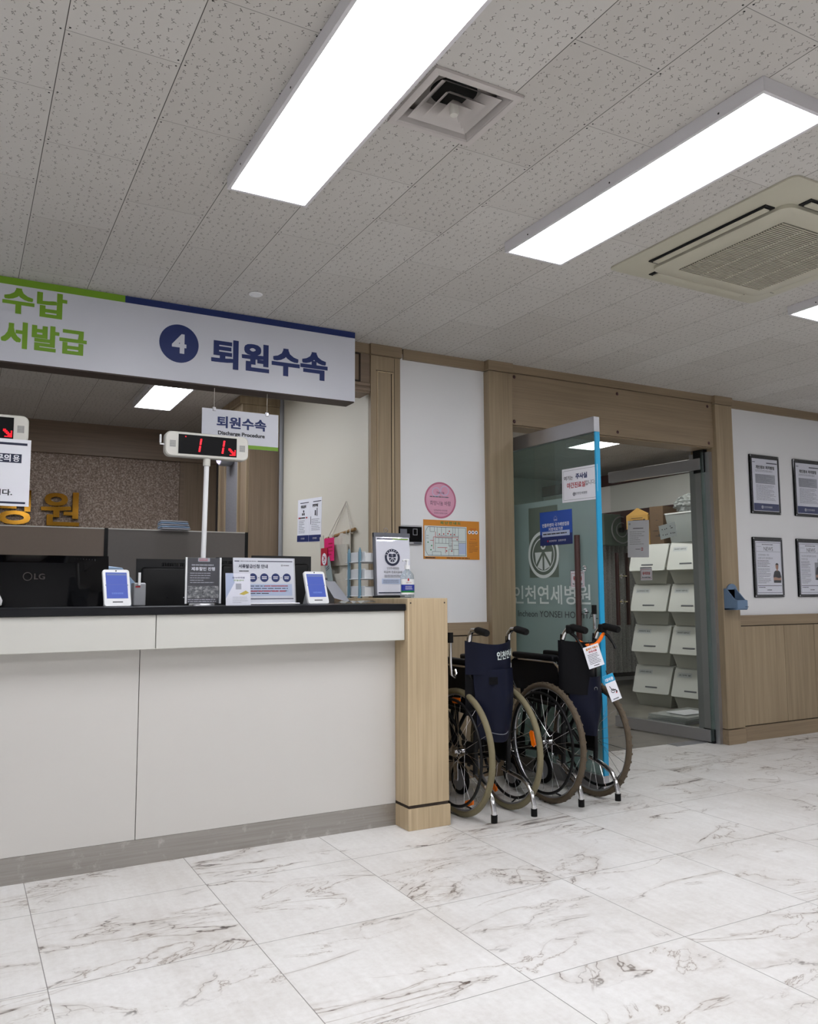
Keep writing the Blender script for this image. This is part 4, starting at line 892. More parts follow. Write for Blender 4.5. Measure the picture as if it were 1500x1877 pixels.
for a in ((.095, .14, .095, .193), (.125, .14, .125, .193), (.155, .14, .155, .193), (.205, .14, .205, .193), (.222, .14, .222, .193), (.245, .022, .245, .193), (.095, .14, .245, .14), (.045, .165, .075, .165), (.045, .165, .045, .193), (.075, .165, .075, .193),
          (.08, .128, .2, .128), (.08, .045, .08, .128), (.105, .095, .105, .128), (.13, .095, .13, .128), (.155, .095, .155, .128), (.08, .095, .175, .095), (.175, .08, .2, .08), (.175, .08, .175, .128), (.06, .045, .12, .045), (.06, .022, .06, .045), (.12, .022, .12, .045),
          (.018, .14, .035, .14), (.018, .125, .035, .125), (.2, .045, .2, .16), (.2, .112, .245, .112), (.21, .085, .245, .085), (.175, .022, .175, .06), (.21, .022, .21, .06), (.175, .06, .245, .06), (.245, .11, .298, .11), (.245, .10, .298, .10)): ln(*a, t_=.0009)
for a in ((.068, .133, .245, .133), (.068, .06, .068, .133), (.082, .133, .082, .165), (.045, .112, .068, .112), (.2, .06, .2, .133), (.095, .07, .165, .07), (.152, .035, .152, .07)): ln(*a, m='red_ink', t_=.0014, nm='route_lines')
for (u, v_) in ((.11, .15), (.14, .152), (.17, .155), (.19, .15), (.215, .15), (.18, .17), (.03, .10), (.055, .08), (.05, .055), (.235, .12), (.16, .05), (.195, .05)): p.disc('symbols', 'red_ink' if u > .1 else 'sanitizer_green', u, v_, .0045, .0045, 8)
p.rect('stair_block', 'pale_blue', .247, .03, .297, .098, .0038); p.lines('stair_lines', 'ink_grey', .178, .066, .198, .126, 9, .25, 3, 1, d=.0042)
p.text('side_heading', 'red_ink', '대피요령', .352, .188, w=.045, h=.009, d=.0036)
for q in (.326, .351, .376): p.disc('pictogram', 'paper', q, .168, .011, .0036, 18); p.disc('pictogram_mark', 'ink', q, .168, .005, .004, 10)
p.text('side_heading', 'red_ink', '소화기사용', .352, .125, w=.045, h=.008, d=.0036); p.lines('side_text', 'ink', .322, .04, .388, .112, 8, .22, 5, d=.0036); p.lines('foot_text', 'ink', .012, .003, .085, .012, 1, .8, 5, d=.0036); p.lines('foot_text', 'maroon', .16, .003, .33, .012, 1, .5, 6, d=.0036); p.done()

# ------------------------------------------------------------------ framed notices on the right wall
def framed(x0, z0, lab, kind, w_=.345, h_=.463):
    o = thing('framed_notice', lab, 'framed notice', (x0+w_/2, 4.26, z0), 0, 'black framed notices on the right wall')
    p = Panel(o, (x0, 4.2695, z0), X, Z)
    obj('frame', B().rbox(x0, 4.2555, z0, x0+w_, 4.2695, z0+h_, .006, 2), 'gloss_black', o)
    p.slab('sheet', 'paper', .026, .022, w_-.026, h_-.032, .0142, .0150); D = .0156
    if kind == 0:
        p.rect('footer', 'navy', .028, .026, w_-.028, .082, D); p.emblem('footer_logo', 'paper', w_*.36, .054, .012, D+.0005, 'navy'); p.text('footer_text', 'paper', '인천연세병원', w_*.55, .054, w=.095, h=.015, d=D+.0005)
        p.rect('rule', 'navy_dark', .03, h_-.062, .06, h_-.057, D); p.rect('rule', 'navy_dark', w_*.55, h_-.066, w_-.03, h_-.058, D); p.text('title', 'ink', '개인정보 처리방침', w_/2, h_-.098, w=.215, h=.028, d=D, bold=.04)
        p.lines('subtitle', 'ink_grey', .06, h_-.135, w_-.06, h_-.118, 2, .3, 4, d=D)
        p.rect('grey_block', 'paper_grey', .055, h_*.52, w_-.06, h_*.67, D-.0002); p.lines('body_text', 'ink_grey', .06, h_*.53, w_-.08, h_*.67, 8, .28, 11, .7, d=D+.0004); p.rect('divider', 'ink', .06, h_*.515, w_-.06, h_*.52, D)
        p.lines('body_text', 'ink_grey', .06, .105, w_-.06, h_*.495, 15, .28, 12, .85, d=D)
    else:
        for q in (.030, .034): pass
        for (a, c, e, g) in ((.03, .034, w_-.03, .037), (.03, h_-.044, w_-.03, h_-.041), (.03, .034, .033, h_-.041), (w_-.033, .034, w_-.03, h_-.041)): p.rect('border', 'navy_dark', a, c, e, g, D)
        p.lines('header', 'ink', .1, h_-.062, w_-.1, h_-.052, 1, .5, 3, d=D); p.text('title', 'ink', 'NEWS', w_/2, h_-.09, w=.105, h=.030, d=D)
        p.rect('rule', 'ink_grey', .04, h_-.074, .09, h_-.0725, D); p.rect('rule', 'ink_grey', .036, h_-.113, w_-.036, h_-.111, D); p.rect('rule', 'ink', .036, .088, w_-.036, .092, D)
        if kind == 1: p.text('headline', 'ink_grey', '인천연세병원, 척추', .115, h_-.138, w=.125, h=.016, d=D); p.text('headline', 'ink_grey', '김정연 교수와 함께 활동보호', .135, h_-.162, w=.17, h=.016, d=D)
        else: p.text('headline', 'ink_grey', '국내 최대 협력업체 인공관절', .14, h_-.138, w=.18, h=.016, d=D); p.text('headline', 'ink_grey', '치료도입', .085, h_-.162, w=.075, h=.016, d=D)
        p.lines('body_text', 'ink', .042, h_*.50, .19 if kind == 1 else .16, h_*.62, 5, .3, 3, d=D); p.lines('body_text', 'ink_grey', .042, .105, .19 if kind == 1 else .16, h_*.49, 12, .3, 5, d=D)
        p.lines('footer', 'ink', .045, .072, .13, .082, 1, .5, 3, d=D); p.lines('footer', 'ink', .14, .052, .2, .062, 1, .6, 4, d=D)
        # portrait print: figure with folded arms
        cx = .262 if kind == 1 else .268; s_ = 1.0 if kind == 1 else 1.15; v0 = .112 if kind == 1 else .135
        if kind == 2: p.rect('portrait_background', 'grey_plastic', cx-.06, v0, cx+.05, v0+.14, D)
        p.poly('portrait_shirt', 'ink', [(cx-.042*s_, v0), (cx+.042*s_, v0), (cx+.046*s_, v0+.05*s_), (cx+.034*s_, v0+.085*s_), (cx+.012, v0+.096*s_), (cx-.012, v0+.096*s_), (cx-.034*s_, v0+.085*s_), (cx-.046*s_, v0+.05*s_)], D+.0004)
        p.poly('portrait_skin', 'skin', [(cx-.044*s_, v0+.02), (cx+.044*s_, v0+.02), (cx+.046*s_, v0+.042), (cx+.02, v0+.036), (cx-.02, v0+.044), (cx-.046*s_, v0+.04)], D+.0008)
        p.disc('portrait_skin', 'skin', cx, v0+.122*s_, .016*s_, D+.0008, 20, ry=.022*s_); p.rect('portrait_skin', 'skin', cx-.007, v0+.09*s_, cx+.007, v0+.105*s_, D+.0006)
        p.poly('portrait_hair', 'hair', [(cx-.018*s_, v0+.124*s_), (cx-.014*s_, v0+.138*s_), (cx+.014*s_, v0+.138*s_), (cx+.018*s_, v0+.124*s_), (cx+.017*s_, v0+.145*s_), (cx, v0+.154*s_), (cx-.017*s_, v0+.145*s_)], D+.0012)
    b = B()
    for (a, c) in ((.011, .011), (w_-.011, .011), (.011, h_-.011), (w_-.011, h_-.011)): b.lathe([(0, 0), (.006, 0), (.005, .003), (0, .004)], (x0+a, 4.2555, z0+c), 10, (0, -1, 0))
    obj('corner_stud', b, 'chrome', o)
    obj('cover_sheet', B().box(x0+.004, 4.2515, z0+.004, x0+w_-.004, 4.2530, z0+h_-.004), 'acrylic', o); p.done()
framed(5.315, 1.695, 'black framed document with a navy footer, upper one nearest the doors', 0); framed(5.830, 1.695, 'black framed document with a navy footer, upper one cut by right edge', 0)
framed(5.310, 1.052, 'black framed NEWS page with a cut out man, lower one nearest the doors', 1); framed(5.822, 1.052, 'black framed NEWS page, lower one cut by the right edge', 2)

hd = thing('wall_holder', 'blue grey plastic holder fixed to the right door post', 'holder', (4.995, 4.15, .965))
hx0, hx1 = 4.915, 5.025
b = B(); R_ = []
prof = [(4.209, .965), (4.10, .975), (4.095, 1.035), (4.115, 1.04), (4.19, 1.12), (4.209, 1.12)]
obj('side_wall', B().prism([(hx0, y_, z_) for y_, z_ in prof], (.008, 0, 0)), 'dispenser_blue', hd); obj('side_wall', B().prism([(hx1-.008, y_, z_) for y_, z_ in prof], (.008, 0, 0)), 'dispenser_blue', hd)
obj('front_wall', B().rbox(hx0, 4.092, .972, hx1, 4.102, 1.036, .004), 'dispenser_blue', hd); obj('base_tray', B().box(hx0, 4.10, .966, hx1, 4.209, .976), 'dispenser_blue', hd)
obj('back_plate', B().rbox(hx0, 4.198, .966, hx1, 4.209, 1.118, .006).lathe([(.0, 0), (.055, 0), (.055, .01), (0, .01)], (4.9925, 4.208, 1.10), 24, (0, -1, 0)), 'dispenser_blue', hd, True)
p = Panel(hd, (hx0, 4.0915, .972), X, Z); p.lines('print', 'navy_dark', .08, .012, .12, .02, 1, .5, 3); p.done()

# ------------------------------------------------------------------ glass doors
def glass_door(name, hx, hy, ang, L, mat, zt=2.10, tape=False, frost=False):
    """pivot at hx,hy ; leaf runs along local +y rotated by ang"""
    o = bpy.data.objects.new(name, None); C.objects.link(o); o.location = (hx, hy, 0); o.rotation_euler = (0, 0, ang); o['kind'] = 'structure'; ORG[o.name] = Vector((0,0,0))
    gx = .006
    obj('glass_pane', B().box(-gx, .0, .085, gx, L-.004, zt-.085), mat, o)
    obj('top_rail', B().rbox(-.022, 0, zt-.088, .022, L, zt, .002), 'alu', o); obj('bottom_rail', B().rbox(-.022, 0, .008, .022, L, .095, .002), 'alu', o)
    if tape: obj('edge_tape', B().box(-.017, L-.006, .096, .017, L+.004, zt-.089), 'cyan_tape', o)
    return o
d1 = glass_door('door_1', 3.135, 4.40, PI+math.radians(2.0), .845, 'glass_door', tape=True)
d2 = glass_door('door_2', 4.875, 4.33, math.radians(5.9), .90, 'glass_clear')
def bar_handle(dr, yy, z0, z1, side_list, nm='handle'):
    for sx in side_list:
        h_ = obj(nm, B().cyl((sx*.062, yy, z0), (sx*.062, yy, z1), .017, 14), 'handle_wood', dr, True)
        for zz in (z0+.19, z1-.19): obj('handle_mount', B().cyl((sx*.006, yy, zz), (sx*.05, yy, zz), .010, 12).cyl((sx*.006, yy, zz), (sx*.012, yy, zz), .018, 14), 'chrome', h_, True)
bar_handle(d1, .725, .80, 1.425, (1, -1)); bar_handle(d2, .80, .83, 1.42, (1, -1))
# frosted film, emblem and lettering on the left leaf, seen from the lobby side (local frame: +y towards the free edge)
fp = Panel(d1, (.0065, .0, 0), (0, 1, 0), (0, 0, 1))   # local side that faces the camera after the 180 degree turn
fp.rect('frosted_film', 'glass_frost', .0, .10, .84, 1.66, .0004)
fp.rect('emblem_ground', 'film_green', .225, 1.19, .50, 1.625, .0008)
fp.disc('emblem', 'map_white', .36, 1.33, .145, .0014, 44, .125); fp.disc('emblem', 'map_white', .36, 1.33, .105, .0014, 44, .098); fp.disc('emblem', 'map_white', .36, 1.385, .024, .0014, 20, .012)
for q in (-1, 1): fp.poly('emblem', 'map_white', [(.36+q*.08, 1.345), (.36+q*.012, 1.345), (.36+q*.07, 1.27)], .0014); fp.poly('emblem', 'map_white', [(.36+q*.008, 1.325), (.36+q*.06, 1.255), (.36+q*.008, 1.235)], .0014)
fp.text('korean_lettering', 'map_white', '인천연세병원', .412, 1.085, w=.71, h=.115, d=.0014, bold=.012)
fp.text('english_lettering', 'ink', 'Incheon YONSEI HOSPITAL', .462, .968, w=.72, h=.038, d=.0014, bold=.004); fp.done()
struct('door_3', B().box(4.906, 4.26, 0, 4.904-.03, 4.45, 2.14), 'alu')
struct('trim_26', B().box(4.862, 4.30, 1.99, 4.90, 4.40, 2.165).box(4.862, 4.30, 0, 4.90, 4.40, .10), 'black')
struct('trim_27', B().box(4.55, 4.36, .0005, 4.87, 4.46, .004), 'alu')
struct('window_1', B().box(4.842, 4.30, .02, 4.900, 4.312, 2.14), 'glass_door')

def stick(dr, side, u, z, w_, h_, name, lab, cat, tilt=0.0, back=False, grp=None):
    """a sheet taped on a door leaf: own object, placed in world space"""
    Mx = Matrix.Translation(dr.location) @ Matrix.Rotation(dr.rotation_euler[2], 4, 'Z')
    N_ = Mx.to_3x3() @ Vector((side, 0, 0)); U_ = Vector((0, 0, 1)).cross(N_); V_ = Vector((0, 0, 1))
    if tilt: U_, V_ = U_*math.cos(tilt)+V_*math.sin(tilt), V_*math.cos(tilt)-U_*math.sin(tilt)
    c = Mx @ Vector((side*.010, u, z)); o = thing(name, lab, cat, tuple(c-Vector((0, 0, h_/2))), 0, grp)
    p = Panel(o, c-U_*w_/2-V_*h_/2, U_, V_); return p
p = stick(d1, 1, .700, 1.727, .30, .200, 'room_notice', 'white sheet on left glass door reading 여기는 주사실 야간진료실입니다', 'notice', math.radians(-1)); W_, Hh = .30, .2
p.slab('sheet', 'paper', 0, 0, W_, Hh, -.001, 0)
for a in ((.012, .012, .288, .0135), (.012, .1865, .288, .188), (.012, .012, .0135, .188), (.2865, .012, .288, .188)): p.rect('border', 'ink_grey', *a)
p.text('line_one', 'ink', '여기는', .057, .143, w=.078, h=.026, bold=.01); p.text('line_one_blue', 'navy', '주사실', .168, .148, w=.098, h=.034, bold=.03)
p.text('line_two_red', 'red_ink', '야간진료실', .122, .098, w=.155, h=.034, bold=.02); p.text('line_two', 'ink', '입니다.', .242, .102, w=.082, h=.028, bold=.005); p.emblem('logo', 'navy_dark', .105, .045, .011); p.text('logo_text', 'navy_dark', '인천연세병원', .165, .047, w=.098, h=.014); p.done()
p = stick(d1, 1, .483, 1.486, .292, .205, 'vaccination_notice', 'blue notice with white lettering on the left glass door', 'notice'); W_, Hh = .292, .205
p.slab('sheet', 'notice_blue', 0, 0, W_, Hh, -.001, 0); p.rect('lower_band', 'navy', 0, 0, W_, .066, .0004); p.rect('white_pill', 'pale_blue', .02, .052, .27, .084, .0008); p.lines('pill_text', 'ink', .03, .062, .26, .074, 1, .6, 5, d=.0012)
p.text('heading', 'paper', '인플루엔자 국가예방접종', .146, .122, w=.245, h=.023, bold=.012); p.text('heading', 'paper', '지정의료기관', .146, .096, w=.13, h=.02, bold=.012)
for k in range(7):
    a = PI*k/6; p.poly('sun_mark', 'paper_grey', [(.146+.010*math.cos(a-.1), .158+.010*math.sin(a-.1)), (.146+.022*math.cos(a), .158+.022*math.sin(a)), (.146+.010*math.cos(a+.1), .158+.010*math.sin(a+.1))], .0008)
p.text('small_mark', 'paper', '질병청', .146, .150, w=.03, h=.01); p.text('agency', 'paper', '보건복지부   질병관리청', .16, .025, w=.15, h=.012); p.disc('agency_dot', 'crimson', .072, .025, .006, .001, 10); p.done()
def caution(dr, side, u, z, lab, full=True):
    p = stick(dr, side, u, z, .115, .098, 'caution_sticker', lab, 'sticker', 0, grp='glass caution stickers')
    p.slab('backing', 'ink_grey', -.004, .002, .111, .104, -.0016, -.0008); p.slab('sheet', 'paper', 0, 0, .115, .098, -.0006, 0)
    for a in ((.006, .010, .109, .012), (.006, .084, .109, .086), (.006, .010, .008, .086), (.107, .010, .109, .086)): p.rect('border', 'red_ink', *a)
    p.text('warning_text', 'red_ink', '유리조심', .0575, .056, w=.074, h=.026, bold=.03); p.text('small_text', 'ink', 'Be careful Glass', .0575, .024, w=.082, h=.01, bold=.02); p.done()
caution(d1, 1, .665, 1.173, 'red and white glass caution sticker, left door, half behind its handle'); caution(d2, -1, .545, 1.24, 'red and white glass caution sticker on the right glass door')
p = stick(d2, -1, .615, 1.525, .215, .298, 'document_sheet', 'tall white A4 document taped inside the right glass door', 'document', math.radians(-2)); W_, Hh = .215, .298
p.slab('sheet', 'paper', 0, 0, W_, Hh, -.001, 0); p.emblem('logo', 'ink_grey', .022, .272, .008); p.rect('title_rule', 'ink', .055, .232, .16, .237); p.lines('body_text', 'ink_grey', .02, .10, .19, .215, 7, .16, 6, .6); p.lines('signature', 'ink', .08, .062, .135, .07, 1, .5, 4); p.rect('red_stamp', 'red_ink', .138, .055, .156, .078, .0012); p.rect('stamp_inner', 'paper', .142, .060, .152, .073, .0016); p.done()
p = stick(d2, -1, .325, 1.572, .155, .11, 'photo_note', 'small tilted white note with a grid of marks on the right door', 'note', math.radians(9)); p.slab('sheet', 'map_white', 0, 0, .155, .11, -.001, 0)
for (u, v_) in ((.03, .075), (.055, .072), (.072, .075), (.11, .085), (.115, .07), (.125, .07), (.03, .032), (.055, .028), (.07, .03), (.105, .03), (.125, .028), (.14, .026)): p.rect('marks', 'ink', u-.004, v_-.004, u+.004, v_+.003)
p.done()

# ------------------------------------------------------------------ treatment room
struct('trim_28', B().box(6.60, 5.75, 2.33, 6.70, RY-.01, 2.46), 'maroon'); struct('wall_room_bulkhead', B().box(6.62, 5.75, 2.02, 6.70, RY-.01, 2.34), 'room_white')
struct('trim_29', B().box(6.61, 5.75, 1.80, 6.70, RY-.01, 2.02), 'maroon')
struct('baseboard_far', B().box(2.31, RY-.02, 0, RX, RY-.001, .09), 'room_grey')
cu = thing('curtain', 'grey speckled pleated curtain hanging inside the treatment room', 'curtain', (6.75, 7.4, .15))
b = B(); n = 60
pts = [(6.40+.75*i/n, 7.40+.018*math.sin(i*1.15)) for i in range(n+1)]
for i in range(n): b.add([(pts[i][0], pts[i][1], .16), (pts[i+1][0], pts[i+1][1], .16), (pts[i+1][0], pts[i+1][1], 1.76), (pts[i][0], pts[i][1], 1.76)], [(0,1,2,3)])
obj('cloth', b, 'curtain', cu, True); obj('rail', B().cyl((6.35, 7.4, 1.775), (7.18, 7.4, 1.775), .012, 10), 'alu', cu); obj('support_pole', B().cyl((7.17, 7.4, 0), (7.17, 7.4, 1.775), .012, 10).cyl((6.36, 7.4, 0), (6.36, 7.4, 1.775), .012, 10), 'alu', cu)
cb = thing('low_bed_frame', 'dark low bed frame with a pale rail below the curtain', 'bed', (6.8, 7.7, 0))
obj('side_panel', B().box(6.2, 7.5, .10, 7.5, 7.55, .40), 'room_dark', cb); obj('rail', B().box(6.18, 7.48, .06, 7.52, 7.50, .10), 'alu', cb); obj('mattress', B().rbox(6.2, 7.55, .40, 7.5, 8.3, .52, .03), 'room_grey', cb)
for (x_, y_) in ((6.25, 7.53), (7.45, 7.53), (6.25, 8.25), (7.45, 8.25)): obj('leg', B().box(x_-.02, y_-.02, 0, x_+.02, y_+.02, .1), 'black', cb)
fn = thing('wall_fan', 'dark green wall fan inside the treatment room above the curtain', 'fan', (6.55, 7.0, 1.55))
obj('back_panel', B().rbox(6.35, 7.06, 1.62, 7.05, 7.10, 1.98, .01), 'film_green', fn); obj('guard_ring', B().torus((6.58, 7.02, 1.80), .15, .008, 'y', 36, 6).torus((6.58, 7.02, 1.80), .08, .005, 'y', 30, 6), 'alu', fn); obj('hub', B().lathe([(0, 0), (.03, 0), (.03, .04), (0, .04)], (6.58, 7.05, 1.80), 16, (0, -1, 0)), 'black', fn)
obj('wall_bracket', B().box(6.6, 7.10, 1.70, 6.66, RY-.001, 1.76), 'grey_plastic', fn)

# stacked storage bins
def bin_proto(lab, grp):
    o = thing('storage_bin', lab, 'storage bin', (0, 0, 0), 0, grp, local=True)
    # local: opening looks to -x, width along y (.44), depth along x (.36), height .375
    hw = .20
    b = B().hexa([(.055, -hw+.03, 0), (.38, -hw+.03, 0), (.38, hw-.03, 0), (.055, hw-.03, 0), (.035, -hw, .11), (.40, -hw, .11), (.40, hw, .11), (.035, hw, .11)])
    b.hexa([(.035, -hw, .11), (.40, -hw, .11), (.40, hw, .11), (.035, hw, .11), (-.0, -hw, .17), (.40, -hw, .17), (.40, hw, .17), (-.0, hw, .17)])
    b.hexa([(0, -hw, .17), (.40, -hw, .17), (.40, hw, .17), (0, hw, .17), (.10, -hw, .383), (.40, -hw, .383), (.40, hw, .383), (.10, hw, .383)])
    obj('body', b, 'bin_body', o)
    nx = Vector((-.192, 0, .10)).normalized(); f = []
    P0 = Vector((-.012, 0, .125)); P1 = Vector((.078, 0, .373)); d_ = P1-P0; n_ = Vector((-d_.z, 0, d_.x)).normalized()
    pts = []
    for (u, v_) in ((-hw+.02, 0), (hw-.02, 0), (hw-.002, .02), (hw+.004, .94), (hw-.004, 1.0), (-hw+.004, 1.0), (-hw-.004, .94), (-hw+.002, .02)):
        pts.append(P0+Vector((0, u, 0))+d_*v_)
    obj('flap_lid', B().prism(pts, n_*.012), 'bin_white', o)
    obj('lid_rim', B().rbox(.074, -hw-.006, .369, .405, hw+.006, .389, .004), 'bin_white', o)
    q = P0+d_*.20+n_*.0125; obj('handle_slot', B().prism([q+Vector((0, -.065, 0)), q+Vector((0, .065, 0)), q+Vector((0, .065, 0))+d_*.05, q+Vector((0, -.065, 0))+d_*.05], n_*.002), 'ink_grey', o)
    return o, (P0, d_, n_)
proto, (P0_, d__, n__) = bin_proto('x', 'white stacking storage bins in the treatment room')
def copy_tree(o, parent=None):
    c = o.copy(); C.objects.link(c); ORG[c.name] = Vector((0,0,0))
    if parent is not None: c.parent = parent
    for ch in list(o.children): copy_tree(ch, c)
    return c
rows = ('bottom', 'second from bottom', 'third from bottom', 'topmost')
txts = (('LARGE ARM 02', 'ARM 02', 'LONG 02', 'LONG 02'), ('손가락 팔', 'SHORT ARM 01', 'SHORT ARM 02', 'SHORT ARM 01'))
first = True
for cidx, (bx, by, rz) in enumerate(((5.90, 5.96, math.radians(12)), (5.93, 5.50, math.radians(8)))):
    for k in range(4):
        lab = 'white storage bin, %s in the %s stack behind the right glass door' % (rows[k], ('left', 'right')[cidx])
        o = proto if first else copy_tree(proto)
        first = False; o.location = (bx, by, k*.392); o.rotation_euler = (0, 0, rz); o['label'] = lab
for o in [q for q in C.objects if q.name.startswith('storage_bin')]:
    pass
bins = sorted([q for q in C.objects if q.name.startswith('storage_bin') and q.parent is None], key=lambda q: (-q.location.y, q.location.z))
for i, o in enumerate(bins):
    cidx, k = (0, i) if i < 4 else (1, i-4)
    q = P0_+d__*.70+n__*.013; p = Panel(o, q+Vector((0, .165, 0)), (0, -1, 0), d__)
    p.rect('label_strip', 'label_tape', 0, 0, .155, .045, .0005); p.text('label_print', 'ink', txts[cidx][k], .078, .022, w=.125, h=.014, d=.001, bold=.01); p.done()
# boxes and tub on the bins
def carton(x0, y0, z0, x1, y1, z1, m, lab, flap=False, rz=0.0):
    o = thing('cardboard_box', lab, 'box', ((x0+x1)/2, (y0+y1)/2, z0), 0, 'cartons on the bins')
    at_ = ((x0+x1)/2, (y0+y1)/2, 0)
    obj('carton', B().box(x0, y0, z0, x1, y1, z1).rot(rz, 'Z', at_), m, o)
    if flap:
        obj('flap', B().hexa([(x0-.001, y0, z1), (x0+.003, y0, z1), (x0+.003, y1, z1), (x0-.001, y1, z1), (x0+.015, y0+.0, z1+.012), (x0+.02, y0+.0, z1+.012), (x0+.02, y1-.12, z1+.075), (x0+.015, y1-.12, z1+.075)]).rot(rz, 'Z', at_), m, o)
    b = B(); R_ = random.Random(int(z0*100))
    for i in range(5):
        zz = z0+(z1-z0)*(.2+.14*i); b.box(x0-.0015, y0+.06, zz, x0-.0008, y0+(.4+.4*R_.random())*(y1-y0), zz+.006)
    b.box(x0-.0015, y0+.03, z0+.07, x0-.0008, y0+.055, z0+.095); obj('print', b.rot(rz, 'Z', at_), 'ink', o); return o
ZT = 3*.392+.389+.001
carton(5.96, 6.03, ZT, 6.26, 6.27, ZT+.16, 'cardboard_y', 'yellow printed carton directly on the left bin stack', rz=math.radians(12)); carton(5.95, 6.04, ZT+.162, 6.25, 6.29, ZT+.30, 'cardboard_y', 'yellow printed carton on top of another, left bin stack', True, math.radians(12))
carton(5.99, 5.865, ZT, 6.27, 6.015, ZT+.37, 'cardboard_d', 'tall plain brown carton between yellow cartons and plastic tub', rz=math.radians(12))
tb = thing('plastic_tub', 'translucent tub full of plastic packs on the right bin stack', 'tub', (6.10, 5.545, ZT))
tx, tyy = 6.10, 5.545
b = B()
for (xa, xb, ya, yb) in ((-.12, -.115, -.17, .17), (.115, .12, -.17, .17), (-.12, .12, -.17, -.165), (-.12, .12, .165, .17)):
    sx = 1.25; b.hexa([(tx+xa, tyy+ya, ZT), (tx+xb, tyy+ya, ZT), (tx+xb, tyy+yb, ZT), (tx+xa, tyy+yb, ZT), (tx+xa*sx, tyy+ya*sx, ZT+.27), (tx+xb*sx, tyy+ya*sx, ZT+.27), (tx+xb*sx, tyy+yb*sx, ZT+.27), (tx+xa*sx, tyy+yb*sx, ZT+.27)])
b.box(tx-.12, tyy-.17, ZT, tx+.12, tyy+.17, ZT+.006); obj('tub_wall', b, 'film_bag', tb)
rim = B()
for (xa, ya, xb, yb) in ((-.155, -.22, -.145, .22), (.145, -.22, .155, .22), (-.155, -.22, .155, -.21), (-.155, .21, .155, .22)): rim.box(tx+xa, tyy+ya, ZT+.27, tx+xb, tyy+yb, ZT+.282)
obj('rim', rim, 'white_plastic', tb)
def crumple(cx, cy, cz, r, seed, sz=1.0):
    bm = bmesh.new(); bmesh.ops.create_icosphere(bm, subdivisions=4, radius=1); R_ = random.Random(seed)
    ph = [R_.random()*6 for _ in range(9)]
    for v_ in bm.verts:
        q = v_.co.copy(); f = 1+.16*math.sin(q.x*9+ph[0])*math.sin(q.y*8+ph[1])+.12*math.sin(q.z*13+ph[2]+q.x*5)+.06*math.sin(q.y*25+ph[3])+R_.uniform(-.04, .04)
        v_.co = Vector((cx+q.x*r[0]*f, cy+q.y*r[1]*f, cz+q.z*r[2]*f*sz))
    return B().bm(bm)
tag(obj('plastic_bag', crumple(tx, tyy+.02, ZT+.37, (.11, .17, .085), 4), 'film_bag'), 'crumpled clear plastic bag heaped on the translucent tub', 'plastic bag')
tag(obj('plastic_packs', crumple(tx, tyy, ZT+.125, (.09, .13, .10), 9), 'film_bag'), 'clear plastic packs bundled inside the translucent tub', 'plastic packs')
gp = thing('glass_panes', 'flat clear sheets lying on the floor in front of the bins', 'glass sheets', (5.55, 5.15, 0))
for k in range(3): obj('sheet', B().box(5.25+.01*k, 5.02-.01*k, .002+k*.022, 5.85, 5.38, .018+k*.022).rot(math.radians(10), 'Z', (5.5, 5.2, 0)), 'film_bag' if k else 'grey_plastic', gp)
obj('paper_top', B().box(5.40, 5.08, .066, 5.70, 5.30, .068), 'paper', gp)
yp = thing('yellow_notice_board', 'yellow and blue posters seen through the narrow gap beside the door post', 'poster', (5.30, 4.66, .9))
obj('board', B().box(5.18, 4.625, .62, 5.60, 4.64, 1.78), 'yellow_poster', yp); obj('dark_band', B().box(5.18, 4.618, 1.44, 5.60, 4.626, 1.56), 'navy_dark', yp); obj('white_band', B().box(5.18, 4.618, 1.18, 5.60, 4.626, 1.24), 'paper_grey', yp); obj('blue_lower', B().box(5.18, 4.618, .62, 5.60, 4.626, .92), 'navy', yp); obj('stand', B().box(5.3, 4.64, 0, 5.34, 4.66, 1.7), 'alu', yp)

